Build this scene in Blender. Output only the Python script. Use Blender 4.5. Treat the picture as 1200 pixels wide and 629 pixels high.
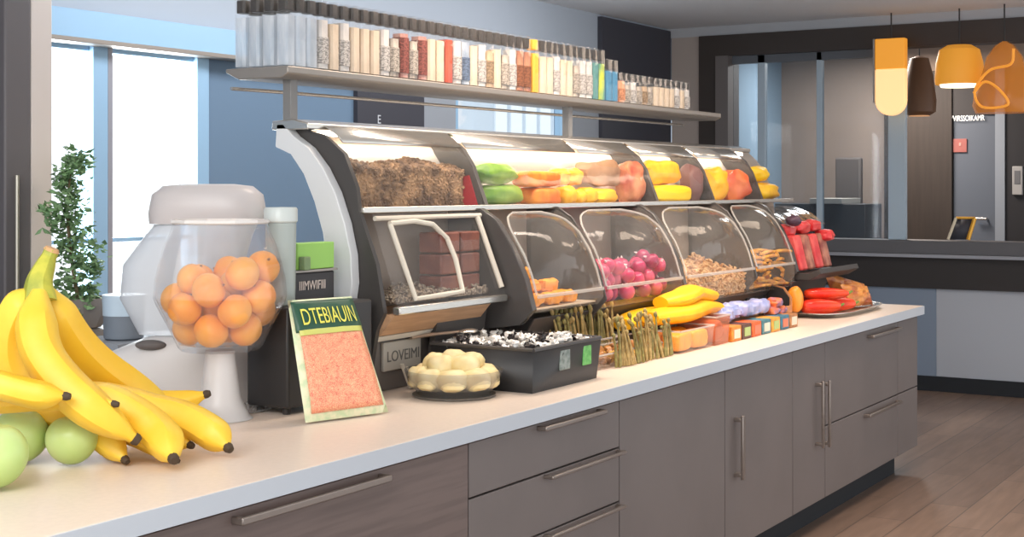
import bpy, math, random
from mathutils import Vector, Matrix, noise
SC = bpy.context.scene
COL = SC.collection
for _o in list(bpy.data.objects): bpy.data.objects.remove(_o)
R = random.Random(7)

# ------------------------------------------------------------------ camera
F = 1655.0
TH = math.atan(1014/1655.0); CT = math.cos(TH); ST = math.sin(TH)
EYE = 1.58; HY = 218.0
cam = bpy.data.objects.new('camera', bpy.data.cameras.new('camera'))
COL.objects.link(cam)
cam.data.sensor_width = 36.0
cam.data.lens = F/1200*36
cam.data.shift_y = -(314.5-HY)/1200
cam.data.clip_end = 200
cam.location = (0, 0, EYE)
cam.rotation_euler = (math.pi/2, 0, TH-math.pi/2)
SC.camera = cam

# ------------------------------------------------------------------ world, lights, exposure
W = bpy.data.worlds.new('World'); SC.world = W; W.use_nodes = True
W.node_tree.nodes['Background'].inputs[0].default_value = (0.90, 0.95, 1.0, 1)
W.node_tree.nodes['Background'].inputs[1].default_value = 1.6
SC.view_settings.view_transform = 'Standard'
SC.view_settings.look = 'None'
SC.view_settings.gamma = 1
SC.view_settings.exposure = 0.0
SC.view_settings.use_curve_mapping = False
SC.cycles.transparent_max_bounces = 40
SC.cycles.max_bounces = 10

def area(name, loc, size, energy, color, target=None, size_y=None, spread=180):
    l = bpy.data.lights.new(name, 'AREA'); l.energy = energy; l.color = color
    l.shape = 'RECTANGLE'; l.size = size; l.size_y = size_y or size; l.spread = math.radians(spread)
    o = bpy.data.objects.new(name, l); COL.objects.link(o); o.location = loc
    d = Vector(target or (loc[0], loc[1], 0)) - Vector(loc)
    o.rotation_euler = d.to_track_quat('-Z', 'Y').to_euler()
    return o
area('window_daylight', (4.87, 5.36, 1.34), 1.12, 110, (0.92, 0.97, 1.0), (4.87, 2.0, 1.34), 1.82)
area('left_fill', (0.3, 1.6, 2.75), 1.8, 78, (1.0, 0.97, 0.93), (2.8, 2.7, 0.9), 1.2)  # fill lamp added to brighten the left side
area('counter_fill', (5.2, 2.2, 2.85), 2.8, 44, (1.0, 0.84, 0.70), (5.4, 2.6, 0.9), 0.3, 120)  # warm lamp added over the display, no fixture there
area('far_room_fill', (12.4, 3.9, 2.85), 0.8, 110, (1.0, 0.88, 0.78))  # area lamp added to lift the room beyond the opening
area('back_wall_fill', (6.2, 4.2, 2.86), 5.0, 58, (0.96, 0.97, 1.0), (6.2, 5.2, 1.2), 0.5)  # added overhead to brighten the back wall
area('aisle_fill', (8.2, 1.6, 2.85), 1.6, 16, (1.0, 0.80, 0.62), None, 0.5)  # warm area light above the aisle, no fixture modelled

# ------------------------------------------------------------------ helpers
def ray(x, y):
    l = (x-600)/F
    return Vector((CT+l*ST, ST-l*CT, -(y-HY)/F))
def atY(x, y, Y): r = ray(x, y); t = Y/r[1]; return Vector((r[0]*t, Y, EYE+r[2]*t))
def atX(x, y, X): r = ray(x, y); t = X/r[0]; return Vector((X, r[1]*t, EYE+r[2]*t))
def atZ(x, y, Z): r = ray(x, y); t = (Z-EYE)/r[2]; return Vector((r[0]*t, r[1]*t, Z))
def atD(x, y, D): r = ray(x, y); return Vector((r[0]*D, r[1]*D, EYE+r[2]*D))

def srgb(r, g, b):
    f = lambda v: (v/255/12.92 if v/255 <= 0.04045 else ((v/255+0.055)/1.055)**2.4)
    return (f(r), f(g), f(b), 1)
MATS = {}
def mat(name, rgb, rough=0.5, metal=0.0, var=0.0, scale=8, bump=0.0, emit=0.0, spec=0.5, trans=0.0, ior=1.45, alpha=1.0, sss=0.0, rgb2=None, stretch=None, dist=0.0):
    if name in MATS: return MATS[name]
    m = bpy.data.materials.new(name); m.use_nodes = True; nt = m.node_tree
    b = nt.nodes['Principled BSDF']; c = srgb(*rgb)
    b.inputs['Base Color'].default_value = c
    b.inputs['Roughness'].default_value = rough
    b.inputs['Metallic'].default_value = metal
    b.inputs['Specular IOR Level'].default_value = spec
    b.inputs['Transmission Weight'].default_value = trans
    b.inputs['IOR'].default_value = ior
    b.inputs['Alpha'].default_value = alpha
    if sss:
        b.inputs['Subsurface Weight'].default_value = sss
        b.inputs['Subsurface Radius'].default_value = (0.02, 0.01, 0.005)
        b.inputs['Subsurface Scale'].default_value = 1.0
    if emit:
        b.inputs['Emission Color'].default_value = c; b.inputs['Emission Strength'].default_value = emit
    if var or bump or rgb2:
        tc = nt.nodes.new('ShaderNodeTexCoord'); n = nt.nodes.new('ShaderNodeTexNoise')
        mp = nt.nodes.new('ShaderNodeMapping')
        nt.links.new(tc.outputs['Object'], mp.inputs[0]); nt.links.new(mp.outputs[0], n.inputs['Vector'])
        if stretch: mp.inputs['Scale'].default_value = stretch
        n.inputs['Scale'].default_value = scale; n.inputs['Detail'].default_value = 4
        n.inputs['Distortion'].default_value = dist
        if var or rgb2:
            r = nt.nodes.new('ShaderNodeValToRGB')
            c2 = srgb(*rgb2) if rgb2 else tuple(min(1, q*(1+var)) for q in c[:3])+(1,)
            c1 = c if rgb2 else tuple(q*(1-var) for q in c[:3])+(1,)
            r.color_ramp.elements[0].position = 0.38; r.color_ramp.elements[1].position = 0.62
            r.color_ramp.elements[0].color = c1; r.color_ramp.elements[1].color = c2
            nt.links.new(n.outputs['Fac'], r.inputs[0]); nt.links.new(r.outputs[0], b.inputs['Base Color'])
        if bump:
            bp = nt.nodes.new('ShaderNodeBump'); bp.inputs['Strength'].default_value = bump; bp.inputs['Distance'].default_value = 0.01
            nt.links.new(n.outputs['Fac'], bp.inputs['Height']); nt.links.new(bp.outputs[0], b.inputs['Normal'])
    MATS[name] = m
    return m
def clear(name, tint=(250, 250, 250), haze=0.06, hazecol=(230, 225, 220), rough=0.04, edge=0.9, bump=0.0, bscale=20):
    """thin clear sheet: transparent, a little milky, with fresnel gloss"""
    if name in MATS: return MATS[name]
    m = bpy.data.materials.new(name); m.use_nodes = True; nt = m.node_tree; nt.nodes.clear()
    out = nt.nodes.new('ShaderNodeOutputMaterial'); tr = nt.nodes.new('ShaderNodeBsdfTransparent'); gl = nt.nodes.new('ShaderNodeBsdfGlossy')
    df = nt.nodes.new('ShaderNodeBsdfDiffuse'); m1 = nt.nodes.new('ShaderNodeMixShader'); m2 = nt.nodes.new('ShaderNodeMixShader'); fr = nt.nodes.new('ShaderNodeFresnel')
    # thin sheet: the same 1.5 index is met from either side
    ge = nt.nodes.new('ShaderNodeNewGeometry'); ix = nt.nodes.new('ShaderNodeMath'); ix.operation = 'MULTIPLY_ADD'
    ix.inputs[1].default_value = 1/1.5-1.5; ix.inputs[2].default_value = 1.5
    nt.links.new(ge.outputs['Backfacing'], ix.inputs[0]); nt.links.new(ix.outputs[0], fr.inputs[0])
    tr.inputs[0].default_value = srgb(*tint); df.inputs[0].default_value = srgb(*hazecol)
    gl.inputs['Roughness'].default_value = rough
    m1.inputs[0].default_value = haze
    nt.links.new(tr.outputs[0], m1.inputs[1]); nt.links.new(df.outputs[0], m1.inputs[2])
    mu = nt.nodes.new('ShaderNodeMath'); mu.operation = 'MULTIPLY'; mu.inputs[1].default_value = edge
    nt.links.new(fr.outputs[0], mu.inputs[0]); nt.links.new(mu.outputs[0], m2.inputs[0])
    nt.links.new(m1.outputs[0], m2.inputs[1]); nt.links.new(gl.outputs[0], m2.inputs[2]); nt.links.new(m2.outputs[0], out.inputs[0])
    if bump:
        n = nt.nodes.new('ShaderNodeTexNoise'); n.inputs['Scale'].default_value = bscale
        tc = nt.nodes.new('ShaderNodeTexCoord'); nt.links.new(tc.outputs['Object'], n.inputs['Vector'])
        bp = nt.nodes.new('ShaderNodeBump'); bp.inputs['Strength'].default_value = bump; bp.inputs['Distance'].default_value = 0.02
        nt.links.new(n.outputs['Fac'], bp.inputs['Height'])
        nt.links.new(bp.outputs[0], gl.inputs['Normal']); nt.links.new(bp.outputs[0], fr.inputs['Normal'])
    MATS[name] = m
    return m

class MB:
    def __init__(s): s.v = []; s.f = []
    def add(s, v, f):
        k = len(s.v); s.v += [Vector(p) for p in v]; s.f += [tuple(i+k for i in q) for q in f]; return s
    def box(s, x0, x1, y0, y1, z0, z1):
        return s.add([(x0,y0,z0),(x1,y0,z0),(x1,y1,z0),(x0,y1,z0),(x0,y0,z1),(x1,y0,z1),(x1,y1,z1),(x0,y1,z1)],
                     [(0,3,2,1),(4,5,6,7),(0,1,5,4),(1,2,6,5),(2,3,7,6),(3,0,4,7)])
    def prism(s, prof, a0, a1, axis='x'):
        n = len(prof); v = []
        for a in (a0, a1):
            for p, q in prof:
                v.append({'x': (a,p,q), 'y': (p,a,q), 'z': (p,q,a)}[axis])
        return s.add(v, [tuple(range(n)), tuple(range(2*n-1, n-1, -1))]+[(i, i+n, (i+1) % n+n, (i+1) % n) for i in range(n)])
    def lathe(s, prof, c=(0,0,0), seg=32, sx=1, sy=1, cap=True):
        v = []; f = []; n = len(prof)
        for i in range(seg):
            a = 2*math.pi*i/seg
            for r, z in prof: v.append((c[0]+r*math.cos(a)*sx, c[1]+r*math.sin(a)*sy, c[2]+z))
        for i in range(seg):
            j = (i+1) % seg
            for k in range(n-1): f.append((i*n+k, j*n+k, j*n+k+1, i*n+k+1))
        if cap:
            if prof[0][0] > 1e-5: f.append(tuple(i*n for i in reversed(range(seg))))
            if prof[-1][0] > 1e-5: f.append(tuple(i*n+n-1 for i in range(seg)))
        return s.add(v, f)
    def tube(s, pts, rad, seg=12, shape=None, flat=1.0, up=None):
        pts = [Vector(p) for p in pts]; n = len(pts)
        if not hasattr(rad, '__len__'): rad = [rad]*n
        t0 = (pts[1]-pts[0]).normalized()
        u = Vector(up) if up else (Vector((0,0,1)) if abs(t0.z) < 0.9 else Vector((1,0,0)))
        u = (u - t0*u.dot(t0)).normalized(); v = []; f = []
        for i in range(n):
            t = (pts[min(i+1, n-1)]-pts[max(i-1, 0)]).normalized()
            u = (u - t*u.dot(t)).normalized(); w = t.cross(u)
            for k in range(seg):
                a = 2*math.pi*k/seg; q = rad[i]*(shape(a) if shape else 1)
                v.append(pts[i]+u*math.cos(a)*q*flat+w*math.sin(a)*q)
        for i in range(n-1):
            for k in range(seg): f.append((i*seg+k, i*seg+(k+1) % seg, (i+1)*seg+(k+1) % seg, (i+1)*seg+k))
        f.append(tuple(reversed(range(seg)))); f.append(tuple((n-1)*seg+k for k in range(seg)))
        return s.add(v, f)
    def blob(s, c, r, amp=0.0, fr=1.5, seed=0, seg=20, ring=12, rot=None, power=1.0):
        v = []; f = []; rot = rot or Matrix.Identity(3); c = Vector(c)
        def sp(q): return math.copysign(abs(q)**power, q)
        def pt(a, b):
            d = Vector((sp(math.cos(a)*math.cos(b)), sp(math.sin(a)*math.cos(b)), sp(math.sin(b))))
            k = 1+amp*noise.noise(d*fr+Vector((seed*3.7, seed*1.3, seed)))
            return c+rot @ Vector((d.x*r[0]*k, d.y*r[1]*k, d.z*r[2]*k))
        v.append(pt(0, -math.pi/2))
        for j in range(1, ring):
            b = -math.pi/2+math.pi*j/ring
            for i in range(seg): v.append(pt(2*math.pi*i/seg, b))
        v.append(pt(0, math.pi/2)); L = len(v)-1
        for i in range(seg):
            f.append((0, 1+(i+1) % seg, 1+i)); f.append((L, 1+(ring-2)*seg+i, 1+(ring-2)*seg+(i+1) % seg))
        for j in range(ring-2):
            for i in range(seg): f.append((1+j*seg+i, 1+j*seg+(i+1) % seg, 1+(j+1)*seg+(i+1) % seg, 1+(j+1)*seg+i))
        return s.add(v, f)
    def grid(s, nu, nv, fn):
        v = [fn(i/nu, j/nv) for j in range(nv+1) for i in range(nu+1)]
        return s.add(v, [(j*(nu+1)+i, j*(nu+1)+i+1, (j+1)*(nu+1)+i+1, (j+1)*(nu+1)+i) for j in range(nv) for i in range(nu)])
    def build(s, name, m, parent=None, bevel=0.0, solid=0.0, sub=0, smooth=True, angle=35, origin=None, offset=0, **kw):
        org = Vector(origin) if origin is not None else (Vector(parent['_w']) if parent is not None and '_w' in parent else None)
        if org is None:
            lo = Vector((min(p[i] for p in s.v) for i in range(3))); hi = Vector((max(p[i] for p in s.v) for i in range(3)))
            org = Vector(((lo.x+hi.x)/2, (lo.y+hi.y)/2, lo.z))
        me = bpy.data.meshes.new(name); me.from_pydata([p-org for p in s.v], [], s.f); me.update()
        import bmesh
        bm = bmesh.new(); bm.from_mesh(me); bmesh.ops.recalc_face_normals(bm, faces=bm.faces)
        if not solid:
            pass
        bm.to_mesh(me); bm.free()
        if smooth:
            me.shade_smooth()
            me.set_sharp_from_angle(angle=math.radians(angle))
        me.materials.append(m)
        o = bpy.data.objects.new(name, me); COL.objects.link(o)
        if parent is not None:
            o.parent = parent
            o.location = org-Vector(parent['_w'])
        else:
            o.location = org
        o['_w'] = tuple(org)
        if bevel:
            b = o.modifiers.new('b', 'BEVEL'); b.width = bevel; b.segments = 2; b.limit_method = 'ANGLE'; b.angle_limit = math.radians(40); b.harden_normals = False
        if solid:
            q = o.modifiers.new('s', 'SOLIDIFY'); q.thickness = solid; q.offset = offset
        if sub:
            q = o.modifiers.new('u', 'SUBSURF'); q.levels = sub; q.render_levels = sub
        if kw: tag(o, **kw)
        return o
def tag(o, label=None, cat=None, group=None, kind=None):
    if label: o['label'] = label
    if cat: o['category'] = cat
    if group: o['group'] = group
    if kind: o['kind'] = kind
    return o
def thing(name, label, cat, loc, group=None):
    o = bpy.data.objects.new(name, None); COL.objects.link(o); o.location = loc; o['_w'] = tuple(loc); o.empty_display_size = 0.05
    return tag(o, label, cat, group)
def struct(name, mb, m, **k):
    return tag(mb.build(name, m, **k), kind='structure')
def copy_tree(o, parent=None):
    c = o.copy(); COL.objects.link(c)
    if parent is not None: c.parent = parent
    for ch in [q for q in bpy.data.objects if q.parent == o]: copy_tree(ch, c)
    return c
def dup(o, loc, rot=(0,0,0), sc=(1,1,1), label=None, group=None):
    c = copy_tree(o); c.location = loc; c.rotation_euler = rot; c.scale = sc
    if label: c['label'] = label
    if group: c['group'] = group
    return c
def text(body, m, size, org, xdir, ydir, name='lettering', parent=None, depth=0.0006, squash=1.0, align='LEFT'):
    """flat letters standing on a real surface: org lower-left, xdir reading direction, ydir letter-up"""
    cu = bpy.data.curves.new('t', 'FONT'); cu.body = body; cu.size = size; cu.extrude = depth; cu.align_x = align
    to = bpy.data.objects.new('t', cu); COL.objects.link(to)
    me = bpy.data.meshes.new_from_object(to.evaluated_get(bpy.context.evaluated_depsgraph_get()))
    bpy.data.objects.remove(to)
    X = Vector(xdir).normalized(); Y = Vector(ydir).normalized(); Z = X.cross(Y)
    M = Matrix((X, Y, Z)).transposed()
    mb = MB(); mb.add([Vector(org)+M @ Vector((v.co.x*squash, v.co.y, v.co.z)) for v in me.vertices], [tuple(p.vertices) for p in me.polygons])
    return mb.build(name, m, parent, smooth=False)
def spline(pts, n=8):
    pts = [Vector(p) for p in pts]; out = []
    P = [pts[0]*2-pts[1]]+pts+[pts[-1]*2-pts[-2]]
    for i in range(1, len(P)-2):
        for k in range(n):
            t = k/n; a, b, c, d = P[i-1], P[i], P[i+1], P[i+2]
            out.append(0.5*((2*b)+(c-a)*t+(2*a-5*b+4*c-d)*t*t+(3*b-a-3*c+d)*t**3))
    out.append(pts[-1]); return out
def drop(n, r, box, rnd, tries=60, floor=None, slope=0.0):
    """pack balls of radius r over the rectangle box=(x0,x1,y0,y1,z0)"""
    x0, x1, y0, y1, z0 = box; P = []
    for _ in range(n):
        best = None
        for _t in range(tries):
            x = rnd.uniform(x0+r, x1-r); y = rnd.uniform(y0+r, max(y1-r, y0+r+1e-4)); z = z0+r+slope*(y-y0)
            for p in P:
                d2 = (p[0]-x)**2+(p[1]-y)**2
                if d2 < 4*r*r: z = max(z, p[2]+math.sqrt(4*r*r-d2))
            if best is None or z < best[2]: best = (x, y, z)
        P.append(best)
    return P
def lerp(a, b, t): return a+(b-a)*t
def ordinal(n): return ['first','second','third','fourth','fifth','sixth','seventh','eighth','ninth','tenth','eleventh','twelfth'][n]

# ------------------------------------------------------------------ materials
m_ceil = mat('ceiling_paint', (226, 228, 230), 0.9)
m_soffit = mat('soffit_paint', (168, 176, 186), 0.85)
m_blue = mat('blue_wall_paint', (108, 132, 156), 0.8)
m_dark = mat('dark_panel', (62, 62, 70), 0.6)
m_grey = mat('grey_panel', (150, 155, 162), 0.7)
m_bronze = mat('bronze_frame', (58, 50, 46), 0.5)
m_pillar = mat('taupe_pillar', (170, 158, 150), 0.7)
m_frame = mat('pale_blue_frame', (150, 186, 214), 0.5)
m_counter = mat('counter_quartz', (230, 212, 196), 0.38, var=0.02, scale=60)
m_edge = mat('counter_edge', (196, 200, 206), 0.5)
m_cab = mat('cabinet_laminate', (116, 106, 102), 0.45, var=0.04, scale=3)
m_cabwood = mat('cabinet_wood', (112, 96, 90), 0.5, var=0.10, scale=3, stretch=(1, 1, 22))
m_gap = mat('cabinet_shadow_gap', (40, 38, 38), 0.8)
m_kick = mat('toe_kick', (30, 32, 36), 0.7)
m_handle = mat('handle_metal', (150, 138, 130), 0.32, metal=0.7)
m_steel = mat('brushed_steel', (205, 200, 192), 0.24, metal=0.85, bump=0.05, scale=30, stretch=(1, 8, 8))
m_rail = mat('satin_rail', (150, 142, 134), 0.35, metal=0.5)
m_case = mat('case_charcoal', (66, 62, 60), 0.45)
m_caseback = mat('case_back', (158, 142, 128), 0.55, var=0.05, scale=5)
m_rib = mat('end_rib_white', (214, 214, 214), 0.35)
m_black = mat('black_plastic', (48, 46, 46), 0.45)
m_clear = clear('clear_acrylic', tint=(254,254,254), haze=0.05)
m_bin = clear('bin_acrylic', tint=(254, 253, 252), haze=0.06, hazecol=(225, 218, 208), bump=0.3, bscale=9, edge=0.8, rough=0.10)
m_canopy = clear('canopy_glass', tint=(254, 254, 254), haze=0.02, edge=0.7, rough=0.12, bump=0.2, bscale=6)
m_rim = mat('acrylic_rim', (214, 208, 200), 0.2, alpha=0.45)
m_fin = mat('smoke_divider', (84, 80, 78), 0.25, alpha=0.88)
m_led = mat('led_strip', (255, 240, 220), 0.5, emit=11)
m_cream = mat('cream_frame', (214, 204, 188), 0.4)
m_white = mat('white_plastic', (206, 202, 200), 0.35)
m_frost = mat('frosted_plastic', (206, 210, 216), 0.3, alpha=0.72)
m_leaf = mat('leaf_green', (112, 144, 100), 0.6, var=0.3, scale=20)

# ------------------------------------------------------------------ setting
def floor_mat():
    m = bpy.data.materials.new('plank_floor'); m.use_nodes = True; nt = m.node_tree; b = nt.nodes['Principled BSDF']
    tc = nt.nodes.new('ShaderNodeTexCoord'); mp = nt.nodes.new('ShaderNodeMapping'); br = nt.nodes.new('ShaderNodeTexBrick')
    nt.links.new(tc.outputs['Object'], mp.inputs[0]); nt.links.new(mp.outputs[0], br.inputs['Vector'])
    br.offset = 0.37; br.inputs['Scale'].default_value = 1.0; br.inputs['Brick Width'].default_value = 1.2; br.inputs['Row Height'].default_value = 0.19
    br.inputs['Mortar Size'].default_value = 0.003; br.inputs['Color1'].default_value = srgb(112, 92, 80); br.inputs['Color2'].default_value = srgb(134, 110, 94)
    br.inputs['Mortar'].default_value = srgb(84, 72, 64); br.inputs['Bias'].default_value = 0
    n = nt.nodes.new('ShaderNodeTexNoise'); n.inputs['Scale'].default_value = 3; mp2 = nt.nodes.new('ShaderNodeMapping'); mp2.inputs['Scale'].default_value = (1, 9, 1)
    nt.links.new(tc.outputs['Object'], mp2.inputs[0]); nt.links.new(mp2.outputs[0], n.inputs['Vector'])
    mx = nt.nodes.new('ShaderNodeMix'); mx.data_type = 'RGBA'; mx.blend_type = 'OVERLAY'; mx.inputs[0].default_value = 0.35
    nt.links.new(br.outputs['Color'], mx.inputs[6]); nt.links.new(n.outputs['Fac'], mx.inputs[7]); nt.links.new(mx.outputs[2], b.inputs['Base Color'])
    b.inputs['Roughness'].default_value = 0.42
    return m
XR = 11.0; YB = 5.2; ZC = 2.92
struct('floor', MB().box(0.0, 14.2, -1.5, 5.3, -0.1, 0.0), floor_mat(), smooth=False)
struct('ceiling', MB().box(0.0, 14.2, -1.5, 5.3, ZC, ZC+0.1), m_ceil, smooth=False)
# back wall: paint, openings left for two windows
wb = MB()
wb.box(0.0, 4.30, YB, YB+0.12, 0, ZC); wb.box(4.30, 5.43, YB, YB+0.12, 0, 0.42)
wb.box(5.43, 7.73, YB, YB+0.12, 0, 2.26); wb.box(7.73, 9.29, YB, YB+0.12, 0, 1.0); wb.box(9.29, 11.12, YB, YB+0.12, 0, 2.26)
struct('wall_back', wb, m_blue, smooth=False)
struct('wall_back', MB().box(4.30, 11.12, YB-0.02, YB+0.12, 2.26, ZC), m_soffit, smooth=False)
struct('trim_1', MB().box(4.2, 5.85, YB-0.10, YB-0.02, 2.26, 2.395), m_frame, bevel=0.004)
struct('trim_2', MB().box(4.2, 7.8, YB-0.13, YB-0.02, 2.24, 2.262), m_rail, bevel=0.003)
struct('trim_3', MB().box(6.68, 7.37, YB-0.03, YB, 0, 2.26), m_dark)
struct('trim_4', MB().box(7.37, 7.73, YB-0.03, YB, 0, 2.26), m_grey)
struct('trim_5', MB().box(9.29, 9.73, YB-0.03, YB, 0, 2.26), m_grey)
struct('trim_6', MB().box(9.73, 10.98, YB-0.06, YB-0.021, 0, 2.90), m_dark)
# windows
def window(name, x0, x1, z0, z1, mull, fr=0.05, rail=None):
    mb = MB(); mb.box(x0, x1, YB, YB+0.08, z0, z0+0.05); mb.box(x0, x1, YB, YB+0.08, z1-0.04, z1)
    for a, b in mull: mb.box(a, b, YB-0.03, YB+0.09, z0, z1)
    if rail: mb.box(x0, x1, YB+0.01, YB+0.06, rail-0.01, rail+0.01)
    w = tag(mb.build(name, m_frame, bevel=0.003), kind='structure')
    MB().box(x0+0.01, x1-0.01, YB+0.04, YB+0.046, z0+0.02, z1-0.02).build('window_pane', clear('window_glass', haze=0.0), w)
    return w
window('window_1', 4.30, 5.43, 0.42, 2.26, ((4.30, 4.34), (4.655, 4.745), (5.345, 5.43)), rail=1.32)
MB().box(4.747, 4.775, YB-0.028, YB+0.09, 0.42, 2.26).build('post_shade_strip', mat('post_shadow', (150, 150, 158), 0.5), bpy.data.objects['window_1'])  # grey strip standing in for the mullion's shaded side
window('window_2', 7.73, 9.29, 1.0, 2.26, ((7.73, 7.76), (9.25, 9.29)))
# building across the street seen through window 2
bld = thing('office_building', 'pale office building with a row of windows seen through the far window', 'building', (19.5, 14, -12))
MB().box(20.2, 34, 14, 15, -12, 18).build('facade', mat('facade_paint', (196, 208, 218), 0.9), bld, smooth=False)
for k in range(9):
    x = 22.2+k*0.55
    MB().box(x, x+0.4, 13.96, 14.02, 2.55, 3.2).build('window_pane', mat('far_window', (232, 240, 246), 0.5), bld, smooth=False)
# far right wall with the wide opening
struct('wall_right', MB().box(XR, XR+0.16, -1.5, YB, 0.0, 0.79), mat('light_grey_wall', (176, 178, 184), 0.8), smooth=False)
struct('wall_right', MB().box(XR, XR+0.16, -1.5, YB, 2.842, ZC), mat('blue_grey_wall', (176, 178, 182), 0.8), smooth=False)
struct('wall_right', MB().box(XR, XR+0.16, 4.88, YB-0.06, 0.79, 2.842), m_pillar, smooth=False)
struct('trim_7', MB().box(XR-0.02, XR+0.18, -1.5, 4.88, 2.665, 2.842), m_bronze)
struct('trim_8', MB().box(XR-0.02, XR+0.18, 4.71, 4.88, 0.79, 2.665), m_bronze)
struct('trim_9', MB().box(XR-0.03, XR+0.18, -1.5, 4.71, 0.79, 1.03), mat('dark_band', (46, 40, 38), 0.55))
struct('trim_10', MB().box(XR-0.04, XR+0.20, -1.5, 4.71, 1.055, 1.16), mat('sill_grey', (92, 90, 92), 0.5), bevel=0.004)
struct('trim_11', MB().box(XR-0.09, XR+0.02, -1.5, 4.71, 1.03, 1.055), mat('sill_lip', (150, 150, 156), 0.35))
struct('trim_12', MB().box(XR-0.012, XR, 2.90, 4.9, 0.11, 0.79), mat('blue_grey_strip', (128, 140, 156), 0.7))
struct('trim_13', MB().box(XR-0.06, XR+0.18, 4.60, 4.712, 1.16, 2.665), mat('jamb_grey', (104, 98, 96), 0.6))
struct('baseboard_right', MB().box(XR-0.025, XR, -1.5, YB, 0.0, 0.115), m_kick)
# glazed screen standing in the opening, left half
scr = thing('glass_screen', 'tall glazed screen with slim blue-grey posts filling the left of the opening', 'glass screen', (XR+0.05, 3.9, 1.16))
for a, b, nm in ((4.31, 4.375, 'post'), (3.825, 3.87, 'post'), (3.15, 3.285, 'post')):
    MB().box(XR+0.03, XR+0.09, a, b, 1.16, 2.665).build(nm, mat('post_blue_grey', (170, 186, 198), 0.45), scr, bevel=0.003)
for a, b in ((3.285, 3.825), (3.87, 4.31), (4.375, 4.60)):
    MB().box(XR+0.055, XR+0.063, a, b, 1.16, 2.665).build('glass_pane', clear('screen_glass', tint=(215, 222, 228), haze=0.04, hazecol=(150, 160, 170), edge=0.5), scr)
MB().box(XR+0.03, XR+0.09, 3.15, 4.71, 2.60, 2.665).build('head_rail', mat('head_rail_grey', (92, 96, 102), 0.5), scr)
# room beyond
struct('wall_far', MB().box(13.5, 13.6, -0.5, 5.2, 0, 2.92), mat('brown_grey_wall', (150, 132, 120), 0.8, var=0.08, scale=1.2), smooth=False)
struct('wall_far', MB().box(12.2, 13.5, 5.1, 5.2, 0, 2.92), mat('blue_far_wall', (128, 150, 168), 0.8), smooth=False)
struct('wall_far', MB().box(11.16, 12.4, 4.86, 4.96, 0, 2.92), mat('blue_far_wall', (128, 150, 168), 0.8), smooth=False)
struct('wall_passage', MB().box(13.36, 13.5, 3.38, 3.86, 0, 2.66), mat('dark_brown_panelling', (48, 40, 35), 0.6, var=0.1, scale=6, stretch=(1, 6, 0.4)), bevel=0.005)
struct('wall_passage', MB().box(13.30, 13.5, 3.86, 4.0, 0, 2.66), mat('dark_brown_post', (48, 42, 38), 0.6), bevel=0.005)
d1 = tag(MB().box(13.40, 13.5, 2.985, 3.375, 0.0, 2.24).build('door_1', mat('slate_door', (84, 90, 100), 0.5), bevel=0.004), kind='structure')
MB().tube([(13.39, 3.07, 1.28), (13.35, 3.07, 1.28), (13.35, 3.16, 1.28)], 0.012).build('door_handle', m_steel, d1)
struct('trim_14', MB().box(13.34, 13.5, 2.90, 2.985, 0, 2.66), mat('door_post_grey', (128, 134, 142), 0.5))
struct('trim_15', MB().box(13.38, 13.5, 2.985, 3.375, 2.24, 2.66), mat('door_header', (46, 42, 42), 0.6))
struct('trim_16', MB().box(13.36, 13.5, 2.52, 2.90, 0, 2.66), mat('black_jamb', (34, 32, 34), 0.5))
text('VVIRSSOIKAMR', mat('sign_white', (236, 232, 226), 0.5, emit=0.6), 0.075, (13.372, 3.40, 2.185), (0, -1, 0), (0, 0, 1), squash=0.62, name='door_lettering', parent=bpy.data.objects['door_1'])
sg = thing('door_sign', 'small square reddish sign high on the slate door', 'sign', (13.395, 3.31, 1.96))
MB().box(13.385, 13.399, 3.25, 3.375, 1.895, 2.02).build('sign_plate', mat('sign_red', (150, 88, 82), 0.5), sg, bevel=0.002)
MB().box(13.381, 13.386, 3.30, 3.32, 1.955, 1.985).build('sign_mark', mat('sign_mark', (196, 140, 130), 0.5), sg)
inter = thing('wall_intercom', 'pale grey intercom box on the dark jamb right of the slate door', 'intercom', (13.35, 2.72, 1.55))
MB().box(13.32, 13.36, 2.74, 2.83, 1.50, 1.76).build('housing', mat('intercom_grey', (150, 148, 146), 0.5), inter, bevel=0.006)
MB().box(13.316, 13.322, 2.76, 2.81, 1.60, 1.72).build('speaker_grille', mat('intercom_dark', (96, 96, 98), 0.5), inter)
# low furniture behind the screen
t = thing('reception_desk', 'dark desk with a pale ledge behind the glass screen', 'desk', (12.6, 4.1, 0))
MB().box(12.4, 12.9, 3.9, 4.75, 0, 1.42).build('desk_body', mat('desk_dark', (70, 68, 68), 0.6), t, bevel=0.006)
MB().box(12.36, 12.9, 4.10, 4.40, 1.42, 1.47).build('desk_ledge', mat('desk_ledge', (172, 168, 160), 0.5), t, bevel=0.004)
t = thing('high_back_chair', 'dim brown high-back chair behind the desk seen through glass', 'chair', (13.1, 4.25, 0))
MB().box(13.0, 13.08, 4.13, 4.38, 0.5, 1.85).build('backrest', mat('chair_brown', (88, 80, 76), 0.7), t, bevel=0.02)
MB().box(13.08, 13.4, 4.13, 4.38, 0.45, 0.55).build('seat', mat('chair_brown', (88, 80, 76), 0.7), t, bevel=0.02)
for a in (4.15, 4.36):
    for b in (13.02, 13.38): MB().tube([(b, a, 0), (b, a, 0.5)], 0.018).build('leg', m_black, t)
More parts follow.
